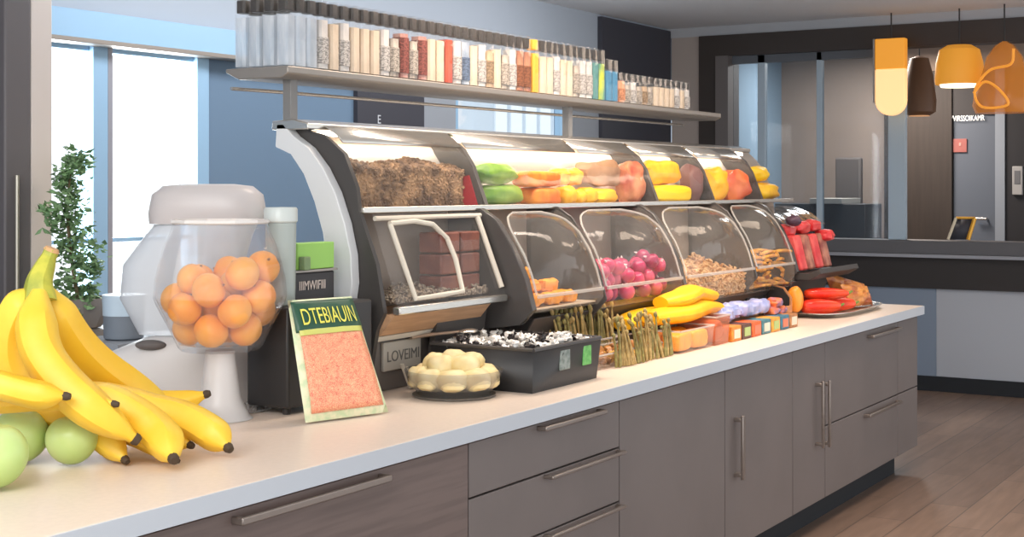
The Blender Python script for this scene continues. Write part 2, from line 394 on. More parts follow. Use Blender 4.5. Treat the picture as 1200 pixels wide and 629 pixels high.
# left: taupe column and dark door frame behind the counter
struct('wall_left', MB().box(3.572, 3.668, 4.3, 4.42, 0, ZC), mat('warm_column', (206, 196, 190), 0.6), bevel=0.004)
d2 = struct('door_2', MB().box(3.452, 3.571, 4.30, 4.36, 0, ZC), mat('dark_mullion', (98, 94, 96), 0.45), bevel=0.008)
MB().tube([(3.49, 4.28, 0.95), (3.49, 4.28, 1.62)], 0.008).build('door_pull', mat('pull_metal', (190, 184, 170), 0.3, metal=0.8), d2)
struct('door_3', MB().box(2.6, 3.451, 4.34, 4.36, 0, ZC), mat('tinted_door', (120, 122, 138), 0.3), smooth=False)

# ------------------------------------------------------------------ counter and cabinets
ct = MB().box(1.0, 7.96, 2.17, 3.50, 0.862, 0.91).build('worktop', m_counter, bevel=0.003)
tag(ct, 'long pale cream stone worktop running over all the cabinets', 'worktop')
MB().box(1.0, 7.957, 2.164, 2.1705, 0.863, 0.909).build('edge_band', m_edge, ct)
YF = 2.19
def cabinet(x0, x1, label, fronts, m=m_cab):
    t = thing('base_cabinet', label, 'cabinet', ((x0+x1)/2, 2.7, 0), 'base cabinets under the worktop')
    MB().box(x0+0.002, x1-0.002, YF+0.02, 3.2, 0.13, 0.861).build('carcass', m_gap, t)
    for kind, a, b, c, d, hs in fronts:
        p = MB().box(a+0.003, b-0.003, YF, YF+0.019, c+0.003, d-0.003).build(kind, m, t, bevel=0.002)
        for h in hs:
            hx0, hx1, hz0, hz1 = h
            hb = MB()
            if hx1-hx0 > hz1-hz0:
                hb.box(hx0, hx1, YF-0.035, YF-0.023, hz0, hz1)
                hb.box(hx0, hx0+0.015, YF-0.03, YF+0.002, hz0, hz1); hb.box(hx1-0.015, hx1, YF-0.03, YF+0.002, hz0, hz1)
            else:
                hb.box(hx0, hx1, YF-0.04, YF-0.028, hz0, hz1)
                hb.box(hx0, hx1, YF-0.03, YF+0.002, hz0+0.01, hz0+0.025); hb.box(hx0, hx1, YF-0.03, YF+0.002, hz1-0.025, hz1-0.01)
            hb.build('handle', m_handle, p, bevel=0.003)
    return t
cabinet(1.0, 3.34, 'wood-grained cabinet with one wide drawer, nearest the camera', [('drawer', 1.0, 3.34, 0.50, 0.855, [(2.37, 2.93, 0.822, 0.84)]), ('drawer', 1.0, 3.34, 0.13, 0.50, [(2.37, 2.93, 0.46, 0.478)])], m_cabwood)
cabinet(3.34, 4.272, 'grey cabinet stacked with three drawers, left of the plain doors', [
    ('drawer', 3.34, 4.272, 0.695, 0.855, [(3.72, 4.12, 0.833, 0.847)]),
    ('drawer', 3.34, 4.272, 0.512, 0.695, [(3.76, 4.26, 0.679, 0.690)]),
    ('drawer', 3.34, 4.272, 0.13, 0.512, [(3.76, 4.26, 0.497, 0.508)])])
cabinet(4.272, 5.936, 'wide grey cabinet with one door handle, in the middle of the run', [
    ('door', 4.272, 5.18, 0.13, 0.855, []), ('door', 5.18, 5.936, 0.13, 0.855, [(5.27, 5.295, 0.41, 0.665)])])
cabinet(5.936, 7.528, 'grey cabinet with a narrow door beside two deep drawers', [
    ('door', 5.936, 6.363, 0.13, 0.855, [(6.228, 6.246, 0.385, 0.69), (6.318, 6.336, 0.375, 0.683)]),
    ('drawer', 6.363, 7.528, 0.465, 0.855, [(7.0, 7.5, 0.815, 0.83)]),
    ('drawer', 6.363, 7.528, 0.13, 0.465, [(6.94, 7.5, 0.425, 0.44)])])
cabinet(7.528, 7.91, 'narrow grey end cabinet at the far end of the run', [
    ('panel', 7.528, 7.91, 0.465, 0.855, []), ('panel', 7.528, 7.91, 0.13, 0.465, [])])
tag(MB().box(1.0, 7.74, 2.27, 3.1, 0.0, 0.129).build('toe_kick', m_kick), 'black recessed toe kick under the cabinet run', 'toe kick')

# ------------------------------------------------------------------ display case
X0, X1 = 3.60, 7.10; XE = 7.62
back_prof = [(3.09, 1.775), (3.03, 1.72), (2.985, 1.66), (2.955, 1.58), (2.935, 1.50), (2.92, 1.40), (2.91, 1.30), (2.91, 1.20), (2.92, 0.912)]
glass_prof = [(3.02, 1.765), (2.96, 1.755), (2.90, 1.725), (2.86, 1.685), (2.83, 1.635), (2.805, 1.575), (2.79, 1.515)]
case = thing('food_display_case', 'long curved-front self-service food display case standing on the worktop', 'display case', (5.4, 2.8, 0.91))
def sheet(prof, xa, xb, nx=1):
    n = len(prof)-1
    def fn(u, v):
        k = v*n; i = min(int(k), n-1); t = k-i
        return Vector((lerp(xa, xb, u), lerp(prof[i][0], prof[i+1][0], t), lerp(prof[i][1], prof[i+1][1], t)))
    return MB().grid(nx, n, fn)
def band(prof, w0, w1):
    """closed polygon following prof, shifted forward by w"""
    return [(y, z) for y, z in prof]+[(y-lerp(w1, w0, (z-0.9)/0.87), z) for y, z in reversed(prof)]
bp = sheet(back_prof, X0+0.04, XE, 4); bp.build('back_panel', m_caseback, case, solid=0.012)
sheet([(y-0.008, z) for y, z in back_prof[:5]], X0+0.045, XE-0.3, 4).build('glow_liner', mat('liner_glow_white', (240, 236, 228), 0.4), case)  # added sheet; the glow inside the case is put into its white
rib = [(3.10, 1.785), (3.105, 1.70), (3.03, 1.69), (2.975, 1.62), (2.93, 1.53), (2.90, 1.43), (2.885, 1.33), (2.88, 1.25), (2.885, 1.185),
       (2.80, 1.175), (2.79, 1.25), (2.785, 1.34), (2.80, 1.45), (2.835, 1.55), (2.885, 1.64), (2.95, 1.71), (3.02, 1.745)]
rib = [(3.10, 1.785), (3.105, 1.71), (3.04, 1.685), (2.985, 1.62), (2.94, 1.53), (2.905, 1.43), (2.885, 1.33), (2.88, 1.25), (2.885, 1.185),
       (2.80, 1.18), (2.785, 1.27), (2.79, 1.36), (2.815, 1.46), (2.855, 1.56), (2.905, 1.64), (2.965, 1.705), (3.03, 1.745), (3.07, 1.785)]
MB().prism(rib, X0-0.03, X0+0.01).build('end_rib', m_rib, case, bevel=0.003)
side = [(3.08, 1.77), (2.97, 1.64), (2.92, 1.50), (2.89, 1.30), (2.89, 1.16), (2.92, 0.912), (2.76, 0.912), (2.70, 1.12), (2.66, 1.175), (2.70, 1.33), (2.785, 1.50), (2.80, 1.575), (2.85, 1.685), (2.93, 1.745), (3.02, 1.77)]
side_l = [(3.08, 1.77), (2.97, 1.64), (2.88, 1.50), (2.86, 1.30), (2.86, 1.16), (2.90, 0.912), (2.76, 0.912), (2.72, 1.12), (2.69, 1.175), (2.72, 1.33), (2.79, 1.50), (2.80, 1.575), (2.85, 1.685), (2.93, 1.745), (3.02, 1.77)]
MB().prism([(y+0.0, z) for y, z in side_l], X0+0.011, X0+0.03).build('side_panel', m_case, case)
# top rail and LED strip
MB().prism([(3.12, 1.765), (3.12, 1.795), (3.03, 1.80), (2.965, 1.785), (2.965, 1.765)], X0-0.03, XE-0.25).build('top_rail', m_steel, case, bevel=0.004)
MB().box(X0+0.05, XE-0.3, 2.99, 3.02, 1.748, 1.760).build('light_strip', m_led, case)
# upper shelf and mid rail
MB().box(X0+0.03, XE-0.08, 2.79, 2.945, 1.493, 1.503).build('upper_shelf', m_rail, case)
MB().box(X0+0.02, XE-0.08, 2.775, 2.792, 1.492, 1.512).build('middle_rail', m_steel, case, bevel=0.003)
sheet(glass_prof, X0+0.03, 4.355, 2).build('canopy_glass', m_canopy, case)
sheet(glass_prof, 4.375, 5.80, 2).build('canopy_glass', m_canopy, case)
sheet(glass_prof, 5.82, 6.44, 2).build('canopy_glass', m_canopy, case)
sheet(glass_prof, 6.46, X1-0.02, 2).build('canopy_glass', m_canopy, case)
for xa, xb in ((3.65, 4.35), (4.38, 5.22), (5.25, 5.79), (5.83, 6.43), (6.47, 7.05)):   # rolled metal hood over each bay
    sheet([(3.0, 1.785), (2.955, 1.775), (2.91, 1.748), (2.885, 1.722)], xa, xb, 2).build('hood_strip', m_steel, case, solid=0.004)
# dark dividers (fins)
fin_u = [(2.955, 1.58), (2.985, 1.66), (3.04, 1.76), (2.95, 1.765), (2.88, 1.715), (2.84, 1.655), (2.81, 1.58), (2.78, 1.505), (2.92, 1.505)]
fin_l = [(2.91, 1.495), (2.765, 1.50), (2.70, 1.46), (2.63, 1.36), (2.575, 1.25), (2.545, 1.14), (2.60, 1.08), (2.72, 0.915), (2.90, 0.915)]
for x in (4.365, 5.81, 6.45, 7.09):
    MB().prism(fin_u, x-0.012, x+0.012).build('upper_divider', m_fin, case)
fins = [(4.31, 0.03), (4.86, 0.008), (5.60, 0.03), (6.42, 0.015), (6.98, 0.035)]
fin_1 = fin_l[:6]+[(2.60, 1.085), (2.745, 1.065), (2.745, 0.915), (2.90, 0.915)]
for x, w in fins:
    MB().prism(fin_1 if x < 4.4 else fin_l, x-w/2, x+w/2).build('lower_divider', m_fin, case, bevel=0.003)
# left bay: framed tilting door over a wooden ledge
def door_pt(x, z, off=0.0):     # the door leans from (2.78,1.49) down to (2.655,1.19)
    t = (1.49-z)/0.30
    return Vector((x, 2.775-0.12*t-off, z))
fr = MB()
fr.add([door_pt(3.66, 1.49), door_pt(4.29, 1.49), door_pt(4.29, 1.195), door_pt(3.52+0.12, 1.195)], [(0, 1, 2, 3)])
fr.build('door_glass', m_clear, case)
ring = [door_pt(3.73, 1.455, 0.008), door_pt(3.735, 1.33, 0.008), door_pt(3.74, 1.215, 0.008), door_pt(3.90, 1.218, 0.008), door_pt(4.02, 1.222, 0.008),
        door_pt(4.04, 1.33, 0.008), door_pt(4.03, 1.40, 0.008), door_pt(3.97, 1.45, 0.008), door_pt(3.87, 1.463, 0.008), door_pt(3.73, 1.458, 0.008)]
MB().tube(ring, 0.009, 8).build('window_ring', m_cream, case)
MB().tube([door_pt(4.265, 1.47, 0.008), door_pt(4.27, 1.22, 0.008)], 0.010, 8).build('door_stile', m_cream, case)
MB().tube([door_pt(3.66, 1.475, 0.006), door_pt(4.29, 1.475, 0.006)], 0.008, 8).build('door_rail', m_cream, case)
MB().box(X0+0.03, 4.28, 2.64, 2.67, 1.170, 1.195).build('door_sill', m_steel, case, bevel=0.004)
MB().prism([(2.66, 1.168), (2.90, 1.168), (2.90, 1.10), (2.72, 1.10)], X0+0.03, 4.20).build('wood_ledge', mat('warm_wood', (186, 146, 112), 0.5, var=0.1, scale=6, stretch=(1, 10, 10)), case)
MB().prism([(2.72, 1.098), (2.90, 1.098), (2.90, 1.08), (2.735, 1.08)], X0+0.03, 4.20).build('cream_ledge', m_cream, case)
MB().box(X0+0.03, 4.24, 2.77, 2.90, 0.912, 1.079).build('base_front', mat('base_taupe', (112, 104, 98), 0.5), case)
pl = MB().box(3.70, 3.91, 2.756, 2.769, 0.975, 1.07).build('name_plate', mat('plate_beige', (176, 168, 156), 0.5), case, bevel=0.003)
text('LOVEIMI', mat('plate_ink', (100, 96, 92), 0.6), 0.05, (3.715, 2.755, 1.005), (1, 0, 0), (0, 0, 1), parent=pl)
# stepped dark base under the bins
MB().prism([(2.90, 1.06), (2.60, 1.06), (2.72, 0.915), (2.90, 0.915)], 5.60, XE-0.08).build('stepped_base', m_case, case, bevel=0.004)
MB().prism([(2.90, 1.10), (2.60, 1.10), (2.72, 0.915), (2.90, 0.915)], 4.40, 5.595).build('stepped_base', m_case, case, bevel=0.004)
MB().prism([(2.76, 1.16), (2.745, 1.13), (2.75, 0.93), (2.768, 0.93)], 4.24, 4.295).build('side_plate', m_case, case)
MB().prism([(2.72, 1.155), (2.70, 1.14), (2.735, 0.93), (2.755, 0.93)], 3.93, 4.235).build('side_plate', m_case, case)
# far end: open ledge with dark lip
MB().prism([(2.90, 1.13), (2.50, 1.13), (2.44, 1.155), (2.43, 1.13), (2.49, 1.095), (2.90, 1.09)], 7.0, XE).build('end_ledge', m_case, case, bevel=0.003)
MB().prism([(2.90, 1.088), (2.58, 1.088), (2.62, 0.99), (2.90, 0.99)], 7.0, XE-0.05).build('end_step', m_case, case, bevel=0.003)
sheet([(2.90, 1.47), (2.80, 1.465), (2.70, 1.43), (2.62, 1.37)], 7.0, XE, 3).build('end_cover', m_bin, case)

# ------------------------------------------------------------------ bins
BP = [(2.76, 1.487), (2.705, 1.455), (2.655, 1.40), (2.61, 1.33), (2.58, 1.26), (2.56, 1.19)]
def on_prof(P, s):
    n = len(P)-1; k = max(0, min(1, s))*n; i = min(int(k), n-1); t = k-i
    return lerp(P[i][0], P[i+1][0], t), lerp(P[i][1], P[i+1][1], t)
def food_bin(xa, xb, zf, label, group='clear scoop bins in the display case', arch=True):
    t = thing('scoop_bin', label, 'food bin', ((xa+xb)/2, 2.72, zf-0.01), group)
    body = MB()
    cheek = [(2.88, 1.47), (2.76, 1.487)]+BP[1:]+[(2.556, zf+0.02), (2.58, zf-0.008), (2.88, zf-0.008)]
    body.prism(cheek, xa, xa+0.004); body.prism(cheek, xb-0.004, xb)
    body.box(xa+0.004, xb-0.004, 2.58, 2.88, zf-0.006, zf)
    body.add([(xa+0.004, 2.556, 1.185), (xb-0.004, 2.556, 1.185), (xb-0.004, 2.556, zf+0.02), (xa+0.004, 2.556, zf+0.02), (xa+0.004, 2.58, zf-0.006), (xb-0.004, 2.58, zf-0.006)], [(0, 1, 2, 3), (3, 2, 5, 4)])
    body.build('bin_body', m_bin, t)
    def half(s):       # arch half width, 1 at the bottom, closing at the top
        return (1-max(0, 1-s*2.1)**2.2)**0.5 if s < 0.476 else 1
    w = (xb-xa)/2-0.012; cx = (xa+xb)/2
    def fn(u, v):
        s = 0.04+0.96*v; y, z = on_prof(BP, s); bul = 0.045*math.sin(math.pi*v)*(1-(2*u-1)**2)
        return Vector((cx+(2*u-1)*w*max(0.05, half(s)), y-bul, z+bul*0.35))
    lid = MB().grid(14, 16, fn).build('lid', m_bin, t)
    rim = [fn(0, 1-k/16) for k in range(17)]+[fn(k/8, 0) for k in range(1, 8)]+[fn(1, k/16) for k in range(17)]
    MB().tube(rim, 0.0045, 6).build('lid_rim', m_rim, lid)  # lid edge tube, with the white edge highlight put into its colour
    MB().box(xa+0.01, xb-0.01, 2.546, 2.558, 1.178, 1.192).build('front_lip', m_rim, t, bevel=0.003)
    return t
food_bin(4.335, 4.85, 1.13, 'clear scoop bin holding orange mango strips')
food_bin(4.87, 5.58, 1.11, 'clear scoop bin holding purple-red radishes')
food_bin(5.62, 6.405, 1.07, 'clear scoop bin half full of pale slivered almonds')
food_bin(6.435, 6.955, 1.07, 'clear scoop bin holding a heap of golden snack sticks')

# contents -----------------------------------------------------------
m_orange = mat('mango_orange', (246, 156, 32), 0.4, var=0.12, scale=25)
# mango strips on a small ledge
tr = tag(MB().box(4.345, 4.84, 2.585, 2.72, 1.131, 1.138).build('bin_tray', mat('tray_pale', (206, 190, 168), 0.4), bevel=0.002), 'thin pale tray under the orange mango strips', 'tray')
k = 0
names = ['front left', 'front middle', 'front right', 'rear left', 'rear middle', 'rear right', 'upper left', 'upper middle', 'top']
for (x, y, z, l) in ((4.42, 2.605, 1.127, .07), (4.55, 2.605, 1.127, .065), (4.68, 2.61, 1.125, .06), (4.42, 2.665, 1.127, .07), (4.56, 2.668, 1.127, .065), (4.69, 2.668, 1.125, .055), (4.44, 2.635, 1.175, .065), (4.58, 2.635, 1.172, .06), (4.42, 2.65, 1.222, .045)):
    mb = MB().blob((x, y+0.015, z+0.038), (l*0.98, 0.027, 0.024), amp=0.35, fr=2.2, seed=k, power=0.75, seg=18, ring=10)
    tag(mb.build('mango_strip', m_orange), 'soft orange mango strip at the %s of the bin pile' % names[k], 'mango strip', 'mango strips in the bin'); k += 1
# radishes
m_rad = mat('radish_skin', (196, 36, 92), 0.3, rgb2=(214, 84, 110), scale=14, sss=0.05)
m_rad2 = mat('radish_dark', (150, 30, 78), 0.3, rgb2=(184, 50, 96), scale=14)
protos = []
for i, mm in enumerate((m_rad, m_rad2)):
    t = thing('radish', 'round purple-red radish piled in the second scoop bin', 'radish', (0, 0, 0), 'radishes in the scoop bin')
    MB().blob((0, 0, 0), (0.033, 0.033, 0.031), amp=0.12, seed=i, seg=16, ring=10).build('bulb', mm, t)
    MB().tube([(0, 0, 0.030), (0.004, 0, 0.042)], [0.006, 0.002], 6).build('root_tip', mat('radish_tip', (240, 214, 214), 0.5), t)
    protos.append(t)
P = drop(66, 0.0335, (4.885, 5.565, 2.585, 2.84, 1.112), random.Random(3))
for i, p in enumerate(P):
    q = protos[(i*7) % 2]
    dup(q, p, (R.uniform(-1, 1), R.uniform(-1, 1), R.uniform(0, 6)), (1,)*3)
for q in protos:
    for ch in list(q.children): bpy.data.objects.remove(ch)
    bpy.data.objects.remove(q)
# slivered almonds: an uncountable heap
def heap(name, x0, x1, y0, y1, z0, zt, m, n, sz, label, cat, seed, sx=2.4):
    rnd = random.Random(seed); mb = MB()
    flat = name == 'puffed_grains'
    def top(u, v):
        if flat: return z0+(zt-z0)*(0.82+0.18*v)*(0.94+0.06*math.sin(u*9+seed))
        return z0+(zt-z0)*(0.55+0.45*v)*(0.8+0.2*math.sin(u*9+seed))*(0.75+0.25*math.sin(math.pi*min(1, max(0, u))))
    mb.grid(16, 6, lambda u, v: Vector((lerp(x0, x1, u), lerp(y0, y1, v), top(u, v)-0.008)))
    mb.grid(16, 3, lambda u, v: Vector((lerp(x0, x1, u), y0, lerp(z0, top(u, 0)-0.008, v))))
    for i in range(n):
        u = rnd.random(); v = rnd.random()**1.3
        face = rnd.random() < 0.4
        c = Vector((lerp(x0, x1, u), y0+0.002 if face else lerp(y0, y1, v), lerp(z0+sz, top(u, 0), rnd.random()) if face else top(u, v)+rnd.uniform(-0.01, 0.006)))
        rot = (Matrix.Rotation(rnd.uniform(0, 6.28), 3, 'Z') @ Matrix.Rotation(rnd.uniform(-0.9, 0.9), 3, 'Y') @ Matrix.Rotation(rnd.uniform(0, 6), 3, 'X'))
        mb.blob(c, (sz*sx, sz, sz*0.7), seg=6, ring=4, rot=rot)
    o = mb.build(name, m); return tag(o, label, cat, kind='stuff')
heap('slivered_almonds', 5.64, 6.385, 2.60, 2.86, 1.072, 1.30, mat('almond', (222, 186, 140), 0.6, rgb2=(190, 138, 88), scale=60), 900, 0.0075, 'heap of pale tan slivered almonds in the third scoop bin', 'almonds', 5)
heap('puffed_grains', 3.70, 4.335, 2.868, 2.925, 1.505, 1.675, mat('grain_brown', (176, 140, 104), 0.8, rgb2=(104, 80, 62), scale=14), 1500, 0.008, 'brown toasted grain heap behind the left canopy glass', 'grains', 9, 1.6)
heap('seed_mix', 3.68, 4.24, 2.70, 2.82, 1.20, 1.255, mat('seed_mix', (176, 160, 140), 0.7, rgb2=(84, 70, 60), scale=90), 500, 0.0055, 'low layer of speckled seeds inside the tilting glass door', 'seeds', 11, 1.4)
# golden sticks
stick = MB().tube([(-0.075, 0, 0), (-0.03, 0, 0.004), (0.03, 0, 0.003), (0.075, 0, -0.002)], [0.006, 0.009, 0.009, 0.006], 7).build('snack_stick', mat('stick_gold', (244, 182, 66), 0.45, rgb2=(206, 132, 44), scale=40), origin=(0, 0, 0))
tag(stick, 'thin golden snack stick in the fourth scoop bin', 'snack stick', 'golden snack sticks in the scoop bin')
rnd = random.Random(12); first = True
for i in range(78):
    lay = i//9; j = i % 9
    x = 6.53+0.33*(j % 3)/2+rnd.uniform(-0.015, 0.03); y = 2.60+0.085*(j//3)+rnd.uniform(-0.01, 0.02); z = 1.082+lay*0.0205
    rot = (rnd.uniform(-0.05, 0.05), rnd.uniform(-0.22, 0.22), rnd.uniform(-0.5, 0.5))
    if first: stick.location = (x, y, z); stick.rotation_euler = rot; first = False
    else: dup(stick, (x, y, z), rot)
# chocolate slabs in the left bay
i = 0
for z in (1.20, 1.275, 1.35):
    for x in (4.0, 4.13):
        cb = MB().box(x, x+0.115, 2.735, 2.83, z, z+0.07).build('chocolate_block', mat('chocolate', (112, 62, 50), 0.5, rgb2=(140, 84, 66), scale=10), bevel=0.006)
        tag(cb, 'dark red-brown cake block, %s layer, %s stack behind the tilting door' % (('bottom', 'middle', 'top')[i//2], ('left', 'right')[i % 2]), 'cake block', 'cake blocks'); i += 1
# upper shelf goods
ZS = 1.504
def upper(name, x0, x1, z0, z1, m, label, cat, seed=0, amp=0.15, power=0.8, y=2.865, ry=0.05, parts=None):
    mb = MB().blob(((x0+x1)/2, y, (z0+z1)/2), ((x1-x0)/2, ry, (z1-z0)/2), amp=amp, fr=1.6, seed=seed, power=power, seg=28, ring=16)
    return tag(mb.build(name, m), label, cat)
m_green = mat('mango_green', (92, 136, 44), 0.35, rgb2=(150, 176, 76), scale=7)
upper('green_mango', 4.40, 4.74, ZS, 1.588, m_green, 'large green mango lying on the shelf, lower of the two', 'mango', 1, 0.22, 0.95, ry=0.048)
upper('green_mango', 4.38, 4.70, 1.588, 1.668, m_green, 'large green mango lying on top of the other green mango', 'mango', 2, 0.22, 0.95, ry=0.044, y=2.87)
m_ob = mat('orange_cake', (236, 146, 44), 0.5, rgb2=(214, 106, 30), scale=14)
m_yel = mat('pineapple_yellow', (242, 190, 40), 0.4, rgb2=(236, 164, 30), scale=12)
upper('orange_fruit_slab', 4.77, 5.00, ZS, 1.575, m_ob, 'orange fruit slab on the shelf, lower one right of the green mangoes', 'fruit slab', 3, 0.08, 0.45)
upper('orange_fruit_slab', 4.72, 5.00, 1.577, 1.64, m_ob, 'orange fruit slab laid over the lower orange slab', 'fruit slab', 4, 0.08, 0.45)
for k_, (a, b, z1) in enumerate(((5.02, 5.11, 1.58), (5.11, 5.19, 1.565), (5.19, 5.29, 1.575), (5.30, 5.49, 1.57))):
    upper('yellow_fruit', a+0.002, b-0.002, ZS, z1, m_yel, '%s yellow fruit lump from the left in the low yellow row' % ordinal(k_), 'yellow fruit', 5+k_, 0.15, 0.7, y=2.845, ry=0.042)
for k_, (a, b) in enumerate(((5.01, 5.13), (5.13, 5.24))):
    upper('yellow_fruit', a+0.002, b-0.002, 1.585, 1.655, m_yel, '%s yellow fruit lump resting behind on the low yellow row' % ('left', 'right')[k_], 'yellow fruit', 15+k_, 0.25, 0.8, y=2.88, ry=0.04)
upper('tan_snack_bag', 5.26, 5.585, 1.577, 1.69, mat('bag_tan', (176, 134, 98), 0.5, rgb2=(150, 108, 76), scale=8), 'plump tan snack bag behind the yellow fruit', 'bag', 21, 0.3, 0.7, y=2.885, ry=0.042)
upper('rose_snack_bag', 5.60, 5.79, ZS, 1.68, mat('bag_rose', (214, 140, 96), 0.4, rgb2=(176, 80, 56), scale=12), 'orange and pink wrapped bag left of the two yellow blocks', 'bag', 22, 0.3, 0.7)
upper('yellow_block', 5.84, 6.26, ZS, 1.585, mat('bright_yellow', (246, 200, 16), 0.4), 'smooth bright yellow block, lower of the pair', 'yellow block', 23, 0.05, 0.5, y=2.85, ry=0.052)
upper('yellow_block', 5.83, 6.22, 1.587, 1.70, m_yel, 'lumpy yellow block resting on the smooth yellow one', 'yellow block', 24, 0.25, 0.7, y=2.88, ry=0.048)
upper('mauve_pouch', 6.28, 6.43, ZS, 1.68, mat('pouch_mauve', (122, 86, 80), 0.5), 'narrow mauve pouch right of the yellow blocks', 'pouch', 25, 0.2, 0.7)
upper('yellow_snack_bag', 6.48, 6.76, ZS, 1.675, mat('bag_yellow', (255, 196, 44), 0.35, rgb2=(250, 170, 30), scale=9), 'puffy yellow bag left of the red-orange bag', 'bag', 26, 0.3, 0.75)
upper('red_orange_bag', 6.77, 7.05, ZS, 1.665, mat('bag_redorange', (240, 128, 66), 0.35, rgb2=(226, 92, 56), scale=9), 'puffy red-orange bag at the right of the upper shelf', 'bag', 27, 0.3, 0.75)
upper('yellow_mango', 7.13, 7.45, 1.60, 1.69, mat('mango_yellow', (246, 196, 24), 0.35), 'yellow mango on top at the open far end', 'mango', 28, 0.2, 1.0, y=2.90, ry=0.045)
upper('yellow_mango', 7.20, 7.52, ZS, 1.598, mat('mango_yellow2', (240, 190, 40), 0.35, rgb2=(210, 150, 40), scale=9), 'yellow mango beneath the other at the open far end', 'mango', 29, 0.25, 0.8, y=2.875, ry=0.048)
t = thing('red_packet', 'red packet strip standing at the left canopy divider', 'packet', (4.33, 2.84, ZS))
MB().prism([(2.81, 1.506), (2.87, 1.506), (2.90, 1.61), (2.85, 1.62)], 4.345, 4.352).build('wrapper', mat('packet_red', (176, 40, 50), 0.4), t)
# far-end ledge: red packs and jerky
k_ = 0
m_redpk = mat('pack_red', (214, 52, 56), 0.35, rgb2=(232, 96, 90), scale=14)
m_pkbrown = mat('pack_brown', (196, 130, 104), 0.4, rgb2=(140, 70, 62), scale=16)
for j, (x, z, y, l) in enumerate(((7.10, 1.345, 2.66, .06), (7.25, 1.36, 2.64, .075), (7.42, 1.365, 2.635, .07), (7.50, 1.31, 2.585, .06))):
    mb = MB().blob((x, y, z), (l, 0.05, 0.032), amp=0.25, fr=2, seed=j+40, power=0.75)
    tag(mb.build('red_sausage', m_redpk), '%s glossy red roll lying across the packs on the far ledge' % ordinal(j), 'red roll', 'red rolls on the far ledge')
for j, x in enumerate((7.08, 7.20, 7.33, 7.46)):
    mb = MB().prism([(2.54, 1.14), (2.62, 1.14), (2.67, 1.32), (2.585, 1.325)], x-0.048, x+0.048)
    o = mb.build('snack_packet', m_pkbrown if j % 2 else m_redpk, bevel=0.012)
    tag(o, '%s upright snack packet on the far ledge, counting from the left, %s' % (ordinal(j), 'brown' if j % 2 else 'red'), 'packet', 'packets on the far ledge')
tag(MB().blob((7.06, 2.60, 1.40), (0.05, 0.04, 0.03), amp=0.1).build('dark_plum', mat('plum', (84, 60, 74), 0.4)), 'dark plum at the left of the red rolls', 'plum')

# ------------------------------------------------------------------ shelf with bottles
sh = thing('wall_shelf', 'long thin steel shelf on slim posts above the display case', 'shelf', (5.2, 3.1, 1.80))
MB().prism([(2.99, 1.945), (2.99, 1.968), (3.26, 1.968), (3.26, 1.955), (3.20, 1.93), (3.02, 1.93)], 3.50, 7.02).build('shelf_board', m_rail, sh, bevel=0.004)
for x in (3.59, 5.46): MB().box(x-0.018, x+0.018, 3.04, 3.075, 1.796, 1.932).build('post', mat('post_grey', (120, 118, 116), 0.4), sh, bevel=0.003)
MB().tube([(3.42, 3.16, 1.895), (3.6, 3.16, 1.897), (6.9, 3.16, 1.905)], 0.006, 8).build('hanging_rod', m_steel, sh)
m_bglass = clear('bottle_glass', tint=(254,254,254), haze=0.03, hazecol=(245, 240, 232), edge=0.6)
m_cap = mat('cap_dark', (44, 38, 36), 0.5)
fills = {'clear': ('pale blue-white', (196, 206, 216), (226, 230, 236)), 'cream': ('pale cream', (222, 200, 174), (204, 182, 156)), 'tan': ('light tan', (206, 176, 144), (180, 146, 112)),
         'white': ('milky white', (220, 212, 204), (196, 190, 186)), 'rose': ('dusty rose', (176, 116, 104), (200, 150, 136)), 'rust': ('rust red', (202, 84, 52), (176, 62, 40)),
         'blue': ('grey-blue', (140, 152, 168), (190, 196, 204)), 'brown': ('reddish brown', (186, 130, 96), (150, 90, 66)), 'amber': ('solid amber yellow', (244, 176, 44), None),
         'teal': ('teal green', (84, 140, 136), None), 'lime': ('yellow-green', (200, 206, 60), (90, 150, 120)), 'azure': ('bright blue', (66, 136, 172), None),
         'coral': ('coral', (238, 150, 110), (250, 196, 160)), 'speck': ('speckled grey-cream', (206, 192, 176), (120, 108, 98))}
